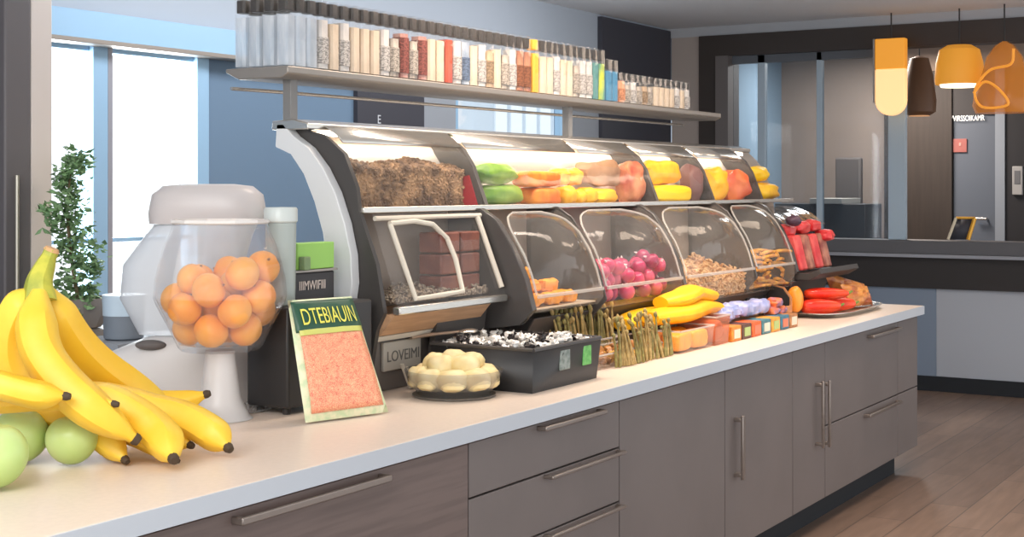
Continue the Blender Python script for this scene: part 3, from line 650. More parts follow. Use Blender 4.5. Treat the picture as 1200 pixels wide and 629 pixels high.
def bottle_proto(key, h):
    nm, c, c2 = fills[key]; w = 0.0265
    t = thing('glass_bottle', 'x', 'bottle', (0, 0, 0), 'square glass bottles on the steel shelf')
    hb = h*0.76
    sq = lambda r: (lambda a: r/max(abs(math.cos(a)), abs(math.sin(a)))**0.85)
    n = 16
    def col(levels):
        mb = MB(); v = []; f = []
        for r, z in levels:
            for k in range(n):
                a = 2*math.pi*(k+0.5)/n; q = r/(max(abs(math.cos(a)), abs(math.sin(a)))**0.9); v.append((q*math.cos(a), q*math.sin(a), z))
        L = len(levels)
        for i in range(L-1):
            for k in range(n): f.append((i*n+k, i*n+(k+1) % n, (i+1)*n+(k+1) % n, (i+1)*n+k))
        f.append(tuple(reversed(range(n)))); f.append(tuple((L-1)*n+k for k in range(n)))
        return mb.add(v, f)
    col([(w*0.96, 0), (w, 0.004), (w, hb*0.97), (w*0.94, hb), (w*0.94, h*0.985), (w*0.9, h)]).build('bottle_glass', m_bglass, t)
    mm = mat('fill_'+key, c, 0.6, alpha=0.5 if key == 'clear' else 1.0, rgb2=c2 or tuple(int(q*0.94) for q in c), scale=30 if c2 else 9, stretch=(1, 1, 0.4))
    full = key in ('amber',)
    col([(w*0.88, 0.005), (w*0.88, hb*(({'cream': 0.90, 'speck': 0.80, 'rose': 0.93, 'tan': 0.84}.get(key, 0.95))))]).build('filling', mm, t)
    if key in ('speck', 'rose', 'white', 'brown', 'tan', 'blue', 'coral'):
        lc = {'speck': (190, 178, 164), 'rose': (150, 84, 74), 'white': (206, 198, 190), 'brown': (150, 92, 62), 'tan': (170, 142, 112), 'blue': (110, 126, 150), 'coral': (222, 150, 110)}[key]
        col([(w*1.012, hb*0.12), (w*1.012, hb*(0.62 if key != 'rose' else 0.85))]).build('printed_label', mat('label_'+key, lc, 0.6, rgb2=tuple(int(q*0.6) for q in lc), scale=90, stretch=(1.4, 1.4, 2.6)), t)
    col([(w*0.70, hb*1.04), (w*0.76, hb*1.05), (w*0.76, h*0.965), (w*0.70, h*0.975)]).build('cap', m_cap if not full else mm, t)
    return t
seq = [(3.535, 'clear'), (3.592, 'clear'), (3.65, 'clear'), (3.707, 'white'), (3.765, 'cream'), (3.822, 'white'), (3.88, 'cream'), (3.937, 'cream'), (3.995, 'cream'), (4.052, 'white'),
       (4.11, 'speck'), (4.168, 'rose'), (4.226, 'speck'), (4.284, 'rose'), (4.342, 'cream'), (4.40, 'cream'), (4.458, 'rust'), (4.516, 'white'), (4.574, 'blue'), (4.632, 'cream'), (4.69, 'white'), (4.748, 'tan'),
       (4.806, 'cream'), (4.864, 'speck'), (4.922, 'white'), (4.980, 'brown'), (5.038, 'brown'), (5.106, 'amber'), (5.17, 'cream'), (5.228, 'cream'), (5.286, 'white'), (5.344, 'cream'),
       (5.402, 'cream'), (5.46, 'speck'), (5.518, 'white'), (5.58, 'white'), (5.64, 'teal'), (5.70, 'lime')]
seq2 = [(5.77, 'azure'), (5.83, 'azure')]
seq3 = [(5.90, 'coral'), (5.96, 'speck'), (6.02, 'white'), (6.08, 'speck'), (6.14, 'tan'), (6.20, 'speck'), (6.27, 'cream'), (6.33, 'cream'), (6.39, 'cream'), (6.45, 'cream'), (6.51, 'white'), (6.57, 'cream'), (6.63, 'white')]
protoB = {}
def put_bottle(key, h, loc, label):
    if (key, h) not in protoB:
        p = bottle_proto(key, h); protoB[(key, h)] = p; p.location = loc; p.rotation_euler = (0, 0, R.uniform(-0.05, 0.05)); p['label'] = label
    else: dup(protoB[(key, h)], loc, (0, 0, R.uniform(-0.05, 0.05)), label=label)
LM = {12: 'x'}
allb = [(x, k_, 0.232) for x, k_ in seq]+[(x, k_, 0.195) for x, k_ in seq2]+[(x, k_, 0.142) for x, k_ in seq3]
ri = [k_ for _, k_, _ in allb].index('rust'); ai = [k_ for _, k_, _ in allb].index('amber'); ci = [k_ for _, k_, _ in allb].index('coral')
def nth(n): return ('%s' % ordinal(n-1)) if n <= 12 else {13: 'thirteenth', 14: 'fourteenth', 15: 'fifteenth', 16: 'sixteenth', 17: 'seventeenth'}[n]
for i, (x, k_, h) in enumerate(allb):
    nm = fills[k_][0]; sz = {0.232: 'tall', 0.195: 'mid-height', 0.142: 'short'}[h]
    if i < ri: where = '%s to the left of the rust red bottle' % nth(ri-i)
    elif i == ri: where = 'near the middle of the row'
    elif i < ai: where = '%s to the right of the rust red bottle' % nth(i-ri)
    elif i == ai: where = 'cap and all, right of the brown bottles'
    elif i < ci: where = '%s to the right of the amber bottle' % nth(i-ai)
    elif i == ci: where = 'first of the short bottles'
    else: where = '%s to the right of the coral short bottle' % nth(i-ci)
    put_bottle(k_, h, (x, 3.03, 1.9685), '%s square bottle of %s, %s' % (sz, nm, where))
for r_, yy in ((1, 3.09), (2, 3.15), (3, 3.21)):
    for c_, xx in enumerate((3.535, 3.592)):
        put_bottle('clear', 0.232, (xx, yy, 1.9685), 'clear bottle at the left end of the shelf, %s row behind the front, %s column' % (ordinal(r_-1), ordinal(c_)))
lt = text('E', mat('letter_pale', (216, 220, 224), 0.5), 0.075, (6.87, YB-0.034, 1.96), (1, 0, 0), (0, 0, 1), parent=bpy.data.objects['trim_3'])

# ------------------------------------------------------------------ lamps at the far opening
def amb(name, rgb, e): return mat(name, rgb, 0.5, emit=e)
t = thing('capsule_pendant', 'flat capsule-shaped pendant lamp, amber above and glowing cream below', 'lamp', (10.7, 3.16, 2.13))
XL = 10.85
a = atX(1027, 55, XL); b = atX(1062, 135, XL); cy = (a.y+b.y)/2; rr = (a.y-b.y)/2; zb = b.z; zt = 2.72
def capsule(r, z0, z1, ztop):
    return [(r*math.cos(math.pi+math.pi*k/12), z0+r+r*math.sin(math.pi+math.pi*k/12)) for k in range(13)] if z1 is None else None
low = [(cy+rr*math.cos(math.pi+math.pi*k/14), zb+rr+rr*math.sin(math.pi+math.pi*k/14)) for k in range(15)]+[(cy+rr, zb+0.36), (cy-rr, zb+0.36)]
MB().prism(low, XL-0.04, XL+0.04).build('glowing_diffuser', amb('lamp_cream', (255, 206, 146), 0.85), t, bevel=0.008)
MB().box(XL-0.04, XL+0.04, cy-rr, cy+rr, zb+0.361, zt).build('amber_shade', amb('lamp_amber', (236, 158, 52), 0.55), t, bevel=0.008)
MB().box(XL-0.045, XL+0.045, cy+rr+0.001, cy+rr+0.014, zb+0.1, zt).build('side_trim', m_rail, t)
MB().tube([(XL, cy, zt), (XL, cy, ZC)], 0.006, 6).build('cord', m_black, t)
a = atX(1096, 53, XL); b = atX(1153, 101, XL); cy = (a.y+b.y)/2; rr = (a.y-b.y)/2
t = thing('drum_pendant', 'amber dome pendant lamp with a bright white underside', 'lamp', (XL, cy, b.z))
MB().lathe([(rr*0.97, 0.02), (rr, 0.05), (rr*0.96, 0.18), (rr*0.82, 0.28), (rr*0.5, 0.315), (0.02, 0.32)], (XL, cy, b.z), 32).build('shade', amb('lamp_amber2', (222, 150, 48), 0.5), t)
MB().lathe([(0.0, 0.0), (rr*0.75, 0.0), (rr*0.8, 0.02), (rr*0.75, 0.035)], (XL, cy, b.z), 32).build('diffuser', amb('lamp_white', (255, 238, 206), 2.2), t)
MB().tube([(XL, cy, b.z+0.32), (XL, cy, ZC)], 0.006, 6).build('cord', m_black, t)
a = atX(1140, 45, XL-0.1); b = atX(1215, 132, XL-0.1); cy = (a.y+b.y)/2; rr = (a.y-b.y)/2
t = thing('globe_pendant', 'wide amber teardrop pendant lamp with twisted orange wire', 'lamp', (XL-0.1, cy, b.z))
MB().lathe([(0.02, 0), (rr*0.9, 0.005), (rr, 0.06), (rr*0.95, 0.14), (rr*0.7, 0.30), (rr*0.55, 0.42), (rr*0.3, 0.50), (0.02, 0.53)], (XL-0.1, cy, b.z), 36, sx=0.8).build('glass_shade', mat('amber_glass', (206, 130, 48), 0.2, alpha=0.6, emit=0.25), t)
XX = XL-0.36
wire = [Vector((XX, cy+dy, b.z+dz)) for dy, dz in ((0.16, 0.14), (0.08, 0.22), (-0.02, 0.16), (-0.08, 0.05), (0.10, 0.04), (0.15, 0.16), (0.05, 0.30), (-0.10, 0.34), (-0.12, 0.45))]
MB().tube(spline(wire, 6), 0.010, 7).build('orange_wire', amb('wire_orange', (246, 160, 56), 0.4), t)
MB().tube([(XL-0.1, cy, b.z+0.53), (XL-0.1, cy, ZC)], 0.006, 6).build('cord', m_black, t)
a = atX(1058, 62, 11.9); b = atX(1097, 135, 11.9); cy = (a.y+b.y)/2; rr = (a.y-b.y)/2
t = thing('reflection_pendant', 'dim brown pendant shape standing in for lamp reflections beyond the opening, behind the capsule lamp', 'lamp', (11.9, cy, b.z))  # lamp reflections modelled as a dim hanging shape
MB().lathe([(rr*0.6, 0), (rr*0.95, 0.03), (rr, 0.12), (rr*0.8, 0.34), (rr*0.55, 0.48), (0.02, 0.5)], (11.9, cy, b.z), 28).build('shade', mat('reflection_brown', (104, 72, 48), 0.5), t)
MB().lathe([(0.0, -0.004), (rr*0.6, -0.004), (rr*0.6, 0.012)], (11.9, cy, b.z), 28).build('diffuser', amb('reflection_peach', (236, 176, 124), 0.5), t)
MB().tube([(11.9, cy, b.z+0.5), (11.9, cy, ZC)], 0.006, 6).build('cord', m_black, t)
# golden framed stand on the sill
g = atX(1112, 281, 11.08); h_ = atX(1140, 256, 11.08)
t = thing('gold_photo_frame', 'small leaning frame with a golden edge standing on the sill', 'frame', (11.08, (g.y+h_.y)/2, 1.161))
y0 = g.y; y1 = h_.y+0.01
MB().tube([(11.06, y0, 1.168), (11.10, y0-0.05, 1.335)], 0.012, 6).build('left_edge', mat('frame_cream', (220, 206, 180), 0.4), t)
MB().tube([(11.10, y0-0.05, 1.335), (11.10, y1-0.02, 1.335)], 0.010, 6).build('top_edge', mat('frame_gold', (226, 166, 60), 0.35, metal=0.3), t)
MB().tube([(11.06, y1+0.02, 1.168), (11.10, y1-0.02, 1.335)], 0.016, 6).build('right_edge', mat('frame_gold', (226, 166, 60), 0.35), t)
MB().add([(11.064, y0, 1.17), (11.104, y0-0.05, 1.33), (11.104, y1-0.02, 1.33), (11.064, y1+0.02, 1.17)], [(0, 1, 2, 3)]).build('panel', m_dark, t, solid=0.004)

# ------------------------------------------------------------------ things on the worktop, right part
ZT = 0.911
# clear merchandising tray with snacks between X 4.55 and 6.5
def tub(name, x0, x1, y0, y1, z1, label, m, z0=ZT, slope=0.008, cat='tub', wall=None):
    t = thing(name, label, cat, ((x0+x1)/2, (y0+y1)/2, z0))
    b_ = MB(); v0 = [(x0+slope, y0+slope, z0), (x1-slope, y0+slope, z0), (x1-slope, y1-slope, z0), (x0+slope, y1-slope, z0)]; v1 = [(x0, y0, z1), (x1, y0, z1), (x1, y1, z1), (x0, y1, z1)]
    b_.add(v0+v1, [(0, 3, 2, 1), (0, 1, 5, 4), (1, 2, 6, 5), (2, 3, 7, 6), (3, 0, 4, 7)])
    b_.build('tub_wall', m, t)
    rim = MB()
    for p, q in ((0, 1), (1, 2), (2, 3), (3, 0)): rim.tube([v1[p], v1[q]], 0.004, 6)
    rim.build('rim', wall or m_rim, t)
    return t
# tray of brown dried fruit + bundles of straw-like sticks
tub('nut_tray', 4.42, 5.05, 2.40, 2.56, 0.965, 'shallow clear tray of glossy brown nuts beside the black box', m_clear, cat='tray')
m_nut = mat('date_brown', (176, 120, 62), 0.35, rgb2=(126, 76, 40), scale=20)
m_nut2 = mat('date_gold', (222, 174, 84), 0.35, rgb2=(196, 146, 70), scale=20)
P = drop(58, 0.0165, (4.44, 5.03, 2.415, 2.545, 0.917), random.Random(8), tries=30)
np_ = []
for i, p in enumerate(P):
    if i < 2:
        o = MB().blob((0, 0, 0), (0.0205, 0.0145, 0.0135), amp=0.3, seed=i, seg=10, ring=7).build('glazed_nut', (m_nut, m_nut2)[i], origin=(0, 0, 0)); np_.append(o)
        tag(o, 'glossy %s nut in the shallow clear tray' % ('brown', 'golden')[i], 'nut', ('brown', 'golden')[i]+' nuts in the clear tray')
        o.location = p
    else:
        o = dup(np_[0 if i % 5 < 3 else 1], p, (R.uniform(-.5, .5), R.uniform(-.5, .5), R.uniform(0, 6)))
# pretzel/grass stalk bundle standing behind the tray
tub('stalk_tub', 4.56, 5.02, 2.565, 2.66, 0.985, 'clear tub holding a bundle of dry greenish stalks', m_clear)
rnd = random.Random(4)
m_st = mat('stalk_straw', (200, 172, 112), 0.55, rgb2=(150, 124, 70), scale=30)
m_st2 = mat('stalk_green', (160, 150, 86), 0.55, rgb2=(116, 104, 60), scale=30)
sp = []
for j in range(2):
    o = MB().tube([(0, 0, 0), (0.002, 0, 0.08), (0, 0, 0.15), (-0.004, 0.002, 0.20)], [0.006, 0.0055, 0.0045, 0.002], 6).blob((-0.004, 0.002, 0.20), (0.009, 0.009, 0.014), amp=0.3, seg=8, ring=6).build('dry_stalk', (m_st, m_st2)[j], origin=(0, 0, 0))
    tag(o, '%s in the clear tub beside the yellow wedges' % ('straw-coloured dry stalk with a knobbly tip', 'greenish dry stalk with a knobbly tip')[j], 'stalk', ('straw', 'greenish')[j]+' stalks in the clear tub'); sp.append(o)
n_ = 0
for i in range(20):
    for r_ in range(4):
        loc = (4.585+i*0.0215+rnd.uniform(-.003, .003), 2.585+r_*0.019, 0.917); rot = (rnd.uniform(-.18, .05), rnd.uniform(-.28, .12), 0); s_ = rnd.uniform(0.75, 1.0)
        if n_ < 2: sp[n_].location = loc; sp[n_].rotation_euler = rot
        else: dup(sp[rnd.randrange(2)], loc, rot, (1, 1, s_))
        n_ += 1
# front stalk sheaf leaning over the tray
for i in range(42):
    dup(sp[rnd.randrange(2)], (4.63+i*0.0112, 2.372+rnd.uniform(0, .018), 0.9125), (rnd.uniform(-.25, 0.0), rnd.uniform(-.35, .2), 0), (0.9, 0.9, rnd.uniform(0.55, 0.95)), group='stalks fanned at the tray front',
        label='dry stalk leaning in the row along the front of the clear tray')
# orange tub, pink tub, yellow wedge slabs above
o_ = tub('orange_tub', 5.13, 5.47, 2.36, 2.56, 1.0, 'clear square tub packed with orange mango pieces', m_clear)
k_ = 0
for ix, (a_, b_) in enumerate(((5.145, 5.295), (5.305, 5.455))):
    for iy, (c_, d_) in enumerate(((2.375, 2.455), (2.465, 2.545))):
        mb = MB().blob(((a_+b_)/2, (c_+d_)/2, 0.953), ((b_-a_)/2, (d_-c_)/2, 0.037), amp=0.08, seed=k_, power=0.4, seg=20)
        tag(mb.build('mango_chunk', m_orange), 'orange mango chunk in the square tub, %s %s' % (('front', 'back')[iy], ('left', 'right')[ix]), 'mango chunk', 'mango chunks'); k_ += 1
o_ = tub('pink_tub', 5.485, 5.64, 2.36, 2.54, 1.03, 'narrow clear tub tinted peach, right of the orange tub', clear('peach_clear', tint=(250, 214, 192), haze=0.35, hazecol=(214, 146, 112)))
MB().blob((5.562, 2.45, 0.965), (0.055, 0.075, 0.045), amp=0.15, power=0.5).build('peach_filling', mat('peach', (220, 140, 100), 0.5, rgb2=(196, 100, 72), scale=20), o_)
for j, (x0_, x1_, y_, z_, rz) in enumerate(((5.05, 5.72, 2.575, 1.025, 0.02), (5.12, 5.78, 2.475, 1.045, -0.03), (5.26, 5.74, 2.495, 1.105, 0.03))):
    def fn(u, v, j=j, x0_=x0_, x1_=x1_, y_=y_, z_=z_):
        return None
    mb = MB(); L = (x1_-x0_)/2
    pts = [(x0_+2*L*k/9, y_+0.015*math.sin(k*0.9+j), z_+0.005*math.sin(k*0.8+j*2)+0.015*(1-abs(k/4.5-1))) for k in range(10)]
    mb.tube(pts, [0.04, 0.055, 0.06, 0.062, 0.064, 0.062, 0.06, 0.056, 0.05, 0.036], 16, flat=0.62)
    tag(mb.build('yellow_wedge', mat('wedge_yellow', (246, 190, 30), 0.4, rgb2=(240, 172, 24), scale=6, sss=0.1)), 'long smooth yellow fruit wedge, %s of the stacked three' % ('rearmost', 'front', 'topmost')[j], 'yellow wedge', 'yellow wedges')
# lidded tub under the wedges (behind the orange one) supports them
tub('clear_tub', 5.06, 5.62, 2.565, 2.655, 0.985, 'long clear tub tucked behind the orange tub under the yellow wedges', m_clear)
# lavender packets and coloured juice cartons
cols = [((206, 124, 44), 'orange'), ((86, 54, 44), 'brown'), ((206, 92, 44), 'red-orange'), ((66, 112, 120), 'teal'), ((206, 142, 54), 'yellow'), ((52, 104, 124), 'blue'), ((156, 104, 62), 'tan')]
for i in range(7):
    c_, nm = cols[i]; x = 5.66+i*0.117
    t = thing('drink_carton', 'small %s carton, %s from the left in the front row' % (nm, ordinal(i)), 'carton', (x+0.05, 2.40, ZT), 'small cartons in a row')
    MB().box(x, x+0.105, 2.36, 2.45, ZT, ZT+0.065).build('carton_body', mat('carton_'+nm, c_, 0.45, rgb2=tuple(min(255, int(q*1.25)) for q in c_), scale=22), t, bevel=0.004)
    MB().box(x+0.02, x+0.085, 2.357, 2.3595, ZT+0.012, ZT+0.05).build('carton_label', mat('carton_label_%d' % (i % 3), ((220, 210, 190), (170, 190, 120), (210, 120, 90))[i % 3], 0.5), t)
for i in range(5):
    x = 5.76+i*0.11
    mb = MB().blob((x+0.03, 2.47+0.012*(i % 2), 1.015+0.004*(i % 3)), (0.075, 0.05, 0.034), amp=0.3, fr=2.5, seed=60+i, power=0.7)
    tag(mb.build('lavender_packet', mat('lavender_film', (150, 158, 204), 0.3, rgb2=(190, 190, 222), scale=18, bump=0.4)), '%s crinkled lavender packet from the left above the cartons' % ordinal(i), 'packet', 'lavender packets')
t = thing('packet_stand', 'low clear stand under the lavender packets behind the cartons', 'stand', (6.0, 2.5, ZT))
MB().box(5.68, 6.28, 2.455, 2.55, ZT, ZT+0.062).build('stand_body', mat('stand_peach', (214, 170, 134), 0.4, alpha=0.8), t, bevel=0.005)
for i, (x, z) in enumerate(((6.33, 0.990), (6.42, 0.988), (6.37, 1.028))):
    mb = MB().blob((x, 2.44, z), (0.046, 0.035, 0.022), amp=0.3, seed=70+i, power=0.7)
    tag(mb.build('orange_packet', mat('packet_orange', (232, 116, 56), 0.4, rgb2=(120, 110, 150), scale=14)), 'orange-red packet %s right of the lavender ones' % ('low left,', 'low right,', 'on top,')[i], 'packet', 'orange-red packets')
t = thing('cardboard_tray', 'open brown cardboard box with dark inside, left of the metal tray', 'box', (6.55, 2.5, ZT))
bx = MB(); xa, xb, ya, yb, z1 = 6.22, 6.74, 2.49, 2.64, 1.075
bx = MB().box(xa+0.24, xb, ya, yb, ZT, ZT+0.01); bx.prism([(ya, ZT), (yb, ZT), (yb, z1+0.02), (ya+0.04, z1), (ya, z1-0.05)], xb-0.008, xb); bx.box(xa+0.24, xb-0.009, yb-0.008, yb, ZT, z1+0.02); bx.box(xa+0.24, xb-0.009, ya, ya+0.008, ZT, ZT+0.075)
bx.build('box_wall', mat('cardboard', (190, 128, 84), 0.7, var=0.1), t)
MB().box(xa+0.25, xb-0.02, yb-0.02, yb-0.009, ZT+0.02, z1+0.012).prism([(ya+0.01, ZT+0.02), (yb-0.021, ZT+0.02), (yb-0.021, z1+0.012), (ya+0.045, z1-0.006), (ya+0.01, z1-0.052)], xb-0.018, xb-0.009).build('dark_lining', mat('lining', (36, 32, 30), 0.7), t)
# metal tray with red peppers and snack bag at the far end
tray = thing('metal_tray', 'shallow oval steel tray holding red peppers at the counter end', 'tray', (7.25, 2.42, ZT))
def rr_loop(cx, cy, a, b, n=40, p=3.2):
    return [(cx+math.copysign(abs(math.cos(2*math.pi*k/n))**(2/p), math.cos(2*math.pi*k/n))*a, cy+math.copysign(abs(math.sin(2*math.pi*k/n))**(2/p), math.sin(2*math.pi*k/n))*b) for k in range(n)]
def dish(levels, cx, cy, n=40, p=3.2):
    mb = MB(); v = []; f = []
    for a, b, z in levels: v += [(x, y, z) for x, y in rr_loop(cx, cy, a, b, n, p)]
    for i in range(len(levels)-1):
        for k in range(n): f.append((i*n+k, i*n+(k+1) % n, (i+1)*n+(k+1) % n, (i+1)*n+k))
    f.append(tuple(range(n))); f.append(tuple((len(levels)-1)*n+k for k in reversed(range(n))))
    return mb.add(v, f)
dish([(0.40, 0.14, ZT), (0.44, 0.165, ZT+0.022), (0.455, 0.172, ZT+0.022), (0.455, 0.172, ZT+0.026), (0.43, 0.16, ZT+0.026), (0.40, 0.14, ZT+0.006)], 7.32, 2.46).build('tray_pan', m_steel, tray)
def pepper(c, r, m, label, seed, stem=True, rz=0.0, nm='red_pepper', cat='pepper', grp='red peppers on the steel tray'):
    t = thing(nm, label, cat, (c[0], c[1], c[2]-r[2]), grp)
    mb = MB(); v = []; f = []; seg = 24; ring = 14; ca, sa = math.cos(rz), math.sin(rz)
    for j in range(ring+1):
        b = -math.pi/2+math.pi*j/ring
        for i in range(seg):
            a = 2*math.pi*i/seg; lob = 1-0.10*abs(math.cos(1.5*a+seed))
            x = math.sin(b)*r[0]; q = max(math.cos(b), 0.001)**0.6*lob*(1-0.18*math.sin(b)); y = math.cos(a)*r[1]*q; z = math.sin(a)*r[2]*q
            v.append((c[0]+x*ca-y*sa, c[1]+x*sa+y*ca, c[2]+z))
    for j in range(ring):
        for i in range(seg): f.append((j*seg+i, j*seg+(i+1) % seg, (j+1)*seg+(i+1) % seg, (j+1)*seg+i))
    mb.add(v, f).build('flesh', m, t)
    if stem:
        MB().tube([(c[0]+r[0]*0.96*ca, c[1]+r[0]*0.96*sa, c[2]), (c[0]+(r[0]+0.02)*ca, c[1]+(r[0]+0.02)*sa, c[2]+0.012)], [0.008, 0.005], 7).build('stem', mat('stem_green', (120, 140, 60), 0.5), t)
    return t
m_rp = mat('pepper_red', (226, 48, 30), 0.25, rgb2=(240, 76, 40), scale=8)
pepper((7.02, 2.44, 0.962), (0.11, 0.045, 0.042), m_rp, 'long red pepper at the left front of the steel tray', 1, rz=-0.8)
pepper((7.20, 2.42, 0.962), (0.11, 0.045, 0.042), m_rp, 'long red pepper at the right front of the steel tray', 2, rz=-0.8)
pepper((7.28, 2.53, 0.962), (0.12, 0.045, 0.042), m_rp, 'long red pepper lying behind the front pair', 3, rz=-0.5)
pepper((7.11, 2.44, 1.022), (0.12, 0.045, 0.034), m_rp, 'long red pepper on top of the other peppers', 4, rz=-0.9)
pepper((6.87, 2.52, 1.005), (0.05, 0.045, 0.07), mat('pepper_orange', (246, 150, 50), 0.3), 'single orange pepper at the left end of the steel tray', 5, nm='orange_pepper', grp=None)
m_snack = mat('snack_film', (222, 150, 76), 0.3, rgb2=(170, 84, 44), scale=16, bump=0.5)
def pouch(c4, thick, m, name, label, cat, n=14, m_=(2, 2), parent=None, seed=0, cr=0.004):
    A, B, C, D_ = [Vector(q) for q in c4]     # bottom-left, bottom-right, top-right, top-left
    N = (B-A).cross(D_-A).normalized()
    def pt(u, v, s_):
        p = (A.lerp(B, u)).lerp(D_.lerp(C, u), v)
        k = (max(0, 1-abs(2*u-1)**2.6)*max(0, 1-abs(2*v-1)**2.6))**0.5
        return p+N*s_*(thick/2*k)+N*cr*noise.noise(Vector((u*7, v*7, seed)))*k
    mb = MB(); mb.grid(n, n, lambda u, v: pt(u, v, 1)); mb.grid(n, n, lambda u, v: pt(u, v, -1.001))
    return mb, pt, N
for j, (c4, th, lb) in enumerate((
    (((7.38, 2.39, 0.935), (7.60, 2.35, 0.935), (7.60, 2.38, 1.035), (7.38, 2.46, 1.055)), 0.05, 'orange-brown snack bag standing at the front right of the tray'),
    (((7.50, 2.52, 0.935), (7.76, 2.40, 0.94), (7.74, 2.44, 1.035), (7.42, 2.56, 1.115)), 0.07, 'tall orange-brown snack bag with a pointed corner at the tray end'),
)):
    mb, _, _ = pouch(c4, th, m_snack, '', '', '', seed=j, cr=0.02)
    tag(mb.build('snack_bag', m_snack), lb, 'snack bag', 'snack bags on the steel tray')

# ------------------------------------------------------------------ black box of candies
bb = thing('black_box', 'black open box heaped with foil-wrapped sweets', 'box', (4.13, 2.53, ZT))
ox, oy, ow, od, oh = 3.91, 2.315, 0.46, 0.40, 0.14
b_ = MB(); s1 = 0.012
v0 = [(ox+s1, oy+s1, ZT), (ox+ow-s1, oy+s1, ZT), (ox+ow-s1, oy+od-s1, ZT), (ox+s1, oy+od-s1, ZT)]; v1 = [(ox, oy, ZT+oh), (ox+ow, oy, ZT+oh), (ox+ow, oy+od, ZT+oh), (ox, oy+od, ZT+oh)]
b_.add(v0+v1, [(0, 3, 2, 1), (0, 1, 5, 4), (1, 2, 6, 5), (2, 3, 7, 6), (3, 0, 4, 7)])
b_.build('box_wall', m_black, bb, solid=0.006)
rim = MB()
for p, q in ((0, 1), (1, 2), (2, 3), (3, 0)): rim.tube([v1[p], v1[q]], 0.007, 6)
rim.build('rim', mat('rim_black', (74, 70, 68), 0.3), bb)
MB().box(ox+0.012, ox+ow-0.012, oy+0.012, oy+od-0.012, ZT+0.09, ZT+0.10).build('inner_tray', m_black, bb)
l1 = MB().box(4.085, 4.155, oy-0.0005, oy+0.006, ZT+0.055, ZT+0.125).build('label', mat('label_grey', (112, 124, 118), 0.5, rgb2=(150, 158, 152), scale=60), bb, bevel=0.004)
tag(l1, 'grey-white square sticker')
l2 = MB().box(4.245, 4.305, oy-0.0005, oy+0.006, ZT+0.055, ZT+0.125).build('label', mat('label_green', (92, 168, 84), 0.5, rgb2=(120, 190, 104), scale=60), bb, bevel=0.004)
tag(l2, 'green square sticker')
m_foil = mat('foil', (232, 228, 222), 0.3, metal=0.35, bump=0.6, scale=50)
m_foild = mat('foil_dark', (54, 48, 48), 0.3, metal=0.3, bump=0.6, scale=50)
fp = []
for j, mm in enumerate((m_foil, m_foild)):
    mb = MB().blob((0, 0, 0), (0.019, 0.0125, 0.011), amp=0.7, fr=3, seed=j*5+1, seg=10, ring=7)
    for s_ in (-1, 1):
        mb.add([(s_*0.016, 0, 0), (s_*0.031, 0.011, 0.006), (s_*0.033, 0.0, -0.003), (s_*0.031, -0.011, 0.005)], [(0, 1, 2), (0, 2, 3)])
    o = mb.build('wrapped_sweet', mm, origin=(0, 0, 0), angle=25)
    tag(o, ('silver foil-wrapped sweet in the black box', 'dark foil-wrapped sweet in the black box')[j], 'sweet', ('silver', 'dark')[j]+' sweets in the black box'); fp.append(o)
P = drop(185, 0.0155, (ox+0.012, ox+ow-0.012, oy+0.012, oy+od-0.012, ZT+0.101), random.Random(21), tries=12)
for i, p in enumerate(P):
    rot = (R.uniform(-.8, .8), R.uniform(-.6, .6), R.uniform(0, 6.28)); q = 0 if R.random() < 0.72 else 1
    if i < 2: fp[i].location = p; fp[i].rotation_euler = rot
    else: dup(fp[q], p, rot)
sc = thing('serving_scoop', 'brown-silver scoop handle sticking out of the sweets', 'scoop', (3.96, 2.70, 1.06))
MB().tube([(3.83, 2.74, 1.075), (3.90, 2.71, 1.082), (4.0, 2.66, 1.086)], [0.009, 0.012, 0.008], 8, flat=0.5).build('scoop_handle', mat('scoop_tan', (176, 152, 132), 0.35, metal=0.4), sc)
MB().blob((4.03, 2.645, 1.086), (0.045, 0.03, 0.008), seg=16, ring=8).build('scoop_bowl', m_steel, sc)

# ------------------------------------------------------------------ glass dish of pale dumplings
pc = atZ(532, 463, ZT); D0 = pc.x*CT+pc.y*ST
dz = thing('glass_dish', 'round clear glass dish on a low foot, heaped with pale rolls', 'dish', tuple(pc))
dr = 57/F*D0
MB().lathe([(0.0, 0.004), (dr*0.55, 0.0), (dr*0.75, 0.006), (dr*0.80, 0.02), (dr*0.95, 0.05), (dr*1.02, 0.085), (dr*1.0, 0.085), (dr*0.93, 0.052), (dr*0.76, 0.026), (0.0, 0.018)], pc, 48).build('bowl', clear('dish_glass', tint=(240, 240, 240), haze=0.08, edge=1.0), dz)
MB().lathe([(dr*0.3, 0.0), (dr*0.86, 0.002), (dr*0.86, 0.007), (dr*0.3, 0.006)], pc, 48).build('foot_plate', mat('dish_dark', (120, 112, 104), 0.3, alpha=0.7), dz)
m_roll = mat('roll_cream', (238, 220, 172), 0.5, rgb2=(226, 200, 140), scale=12, sss=0.1)
rp = None; idx = 0
places = []
for ringr, zz, n_, s_, ph in ((dr*0.70, 0.060, 9, 1.12, 0.2), (dr*0.0, 0.062, 1, 1.1, 0), (dr*0.40, 0.100, 5, 1.1, 0.5), (0, 0.118, 1, 0.9, 0)):
    for k in range(n_):
        a_ = ph+2*math.pi*k/n_
        places.append((pc.x+ringr*math.cos(a_), pc.y+ringr*math.sin(a_), ZT+zz, a_, s_))
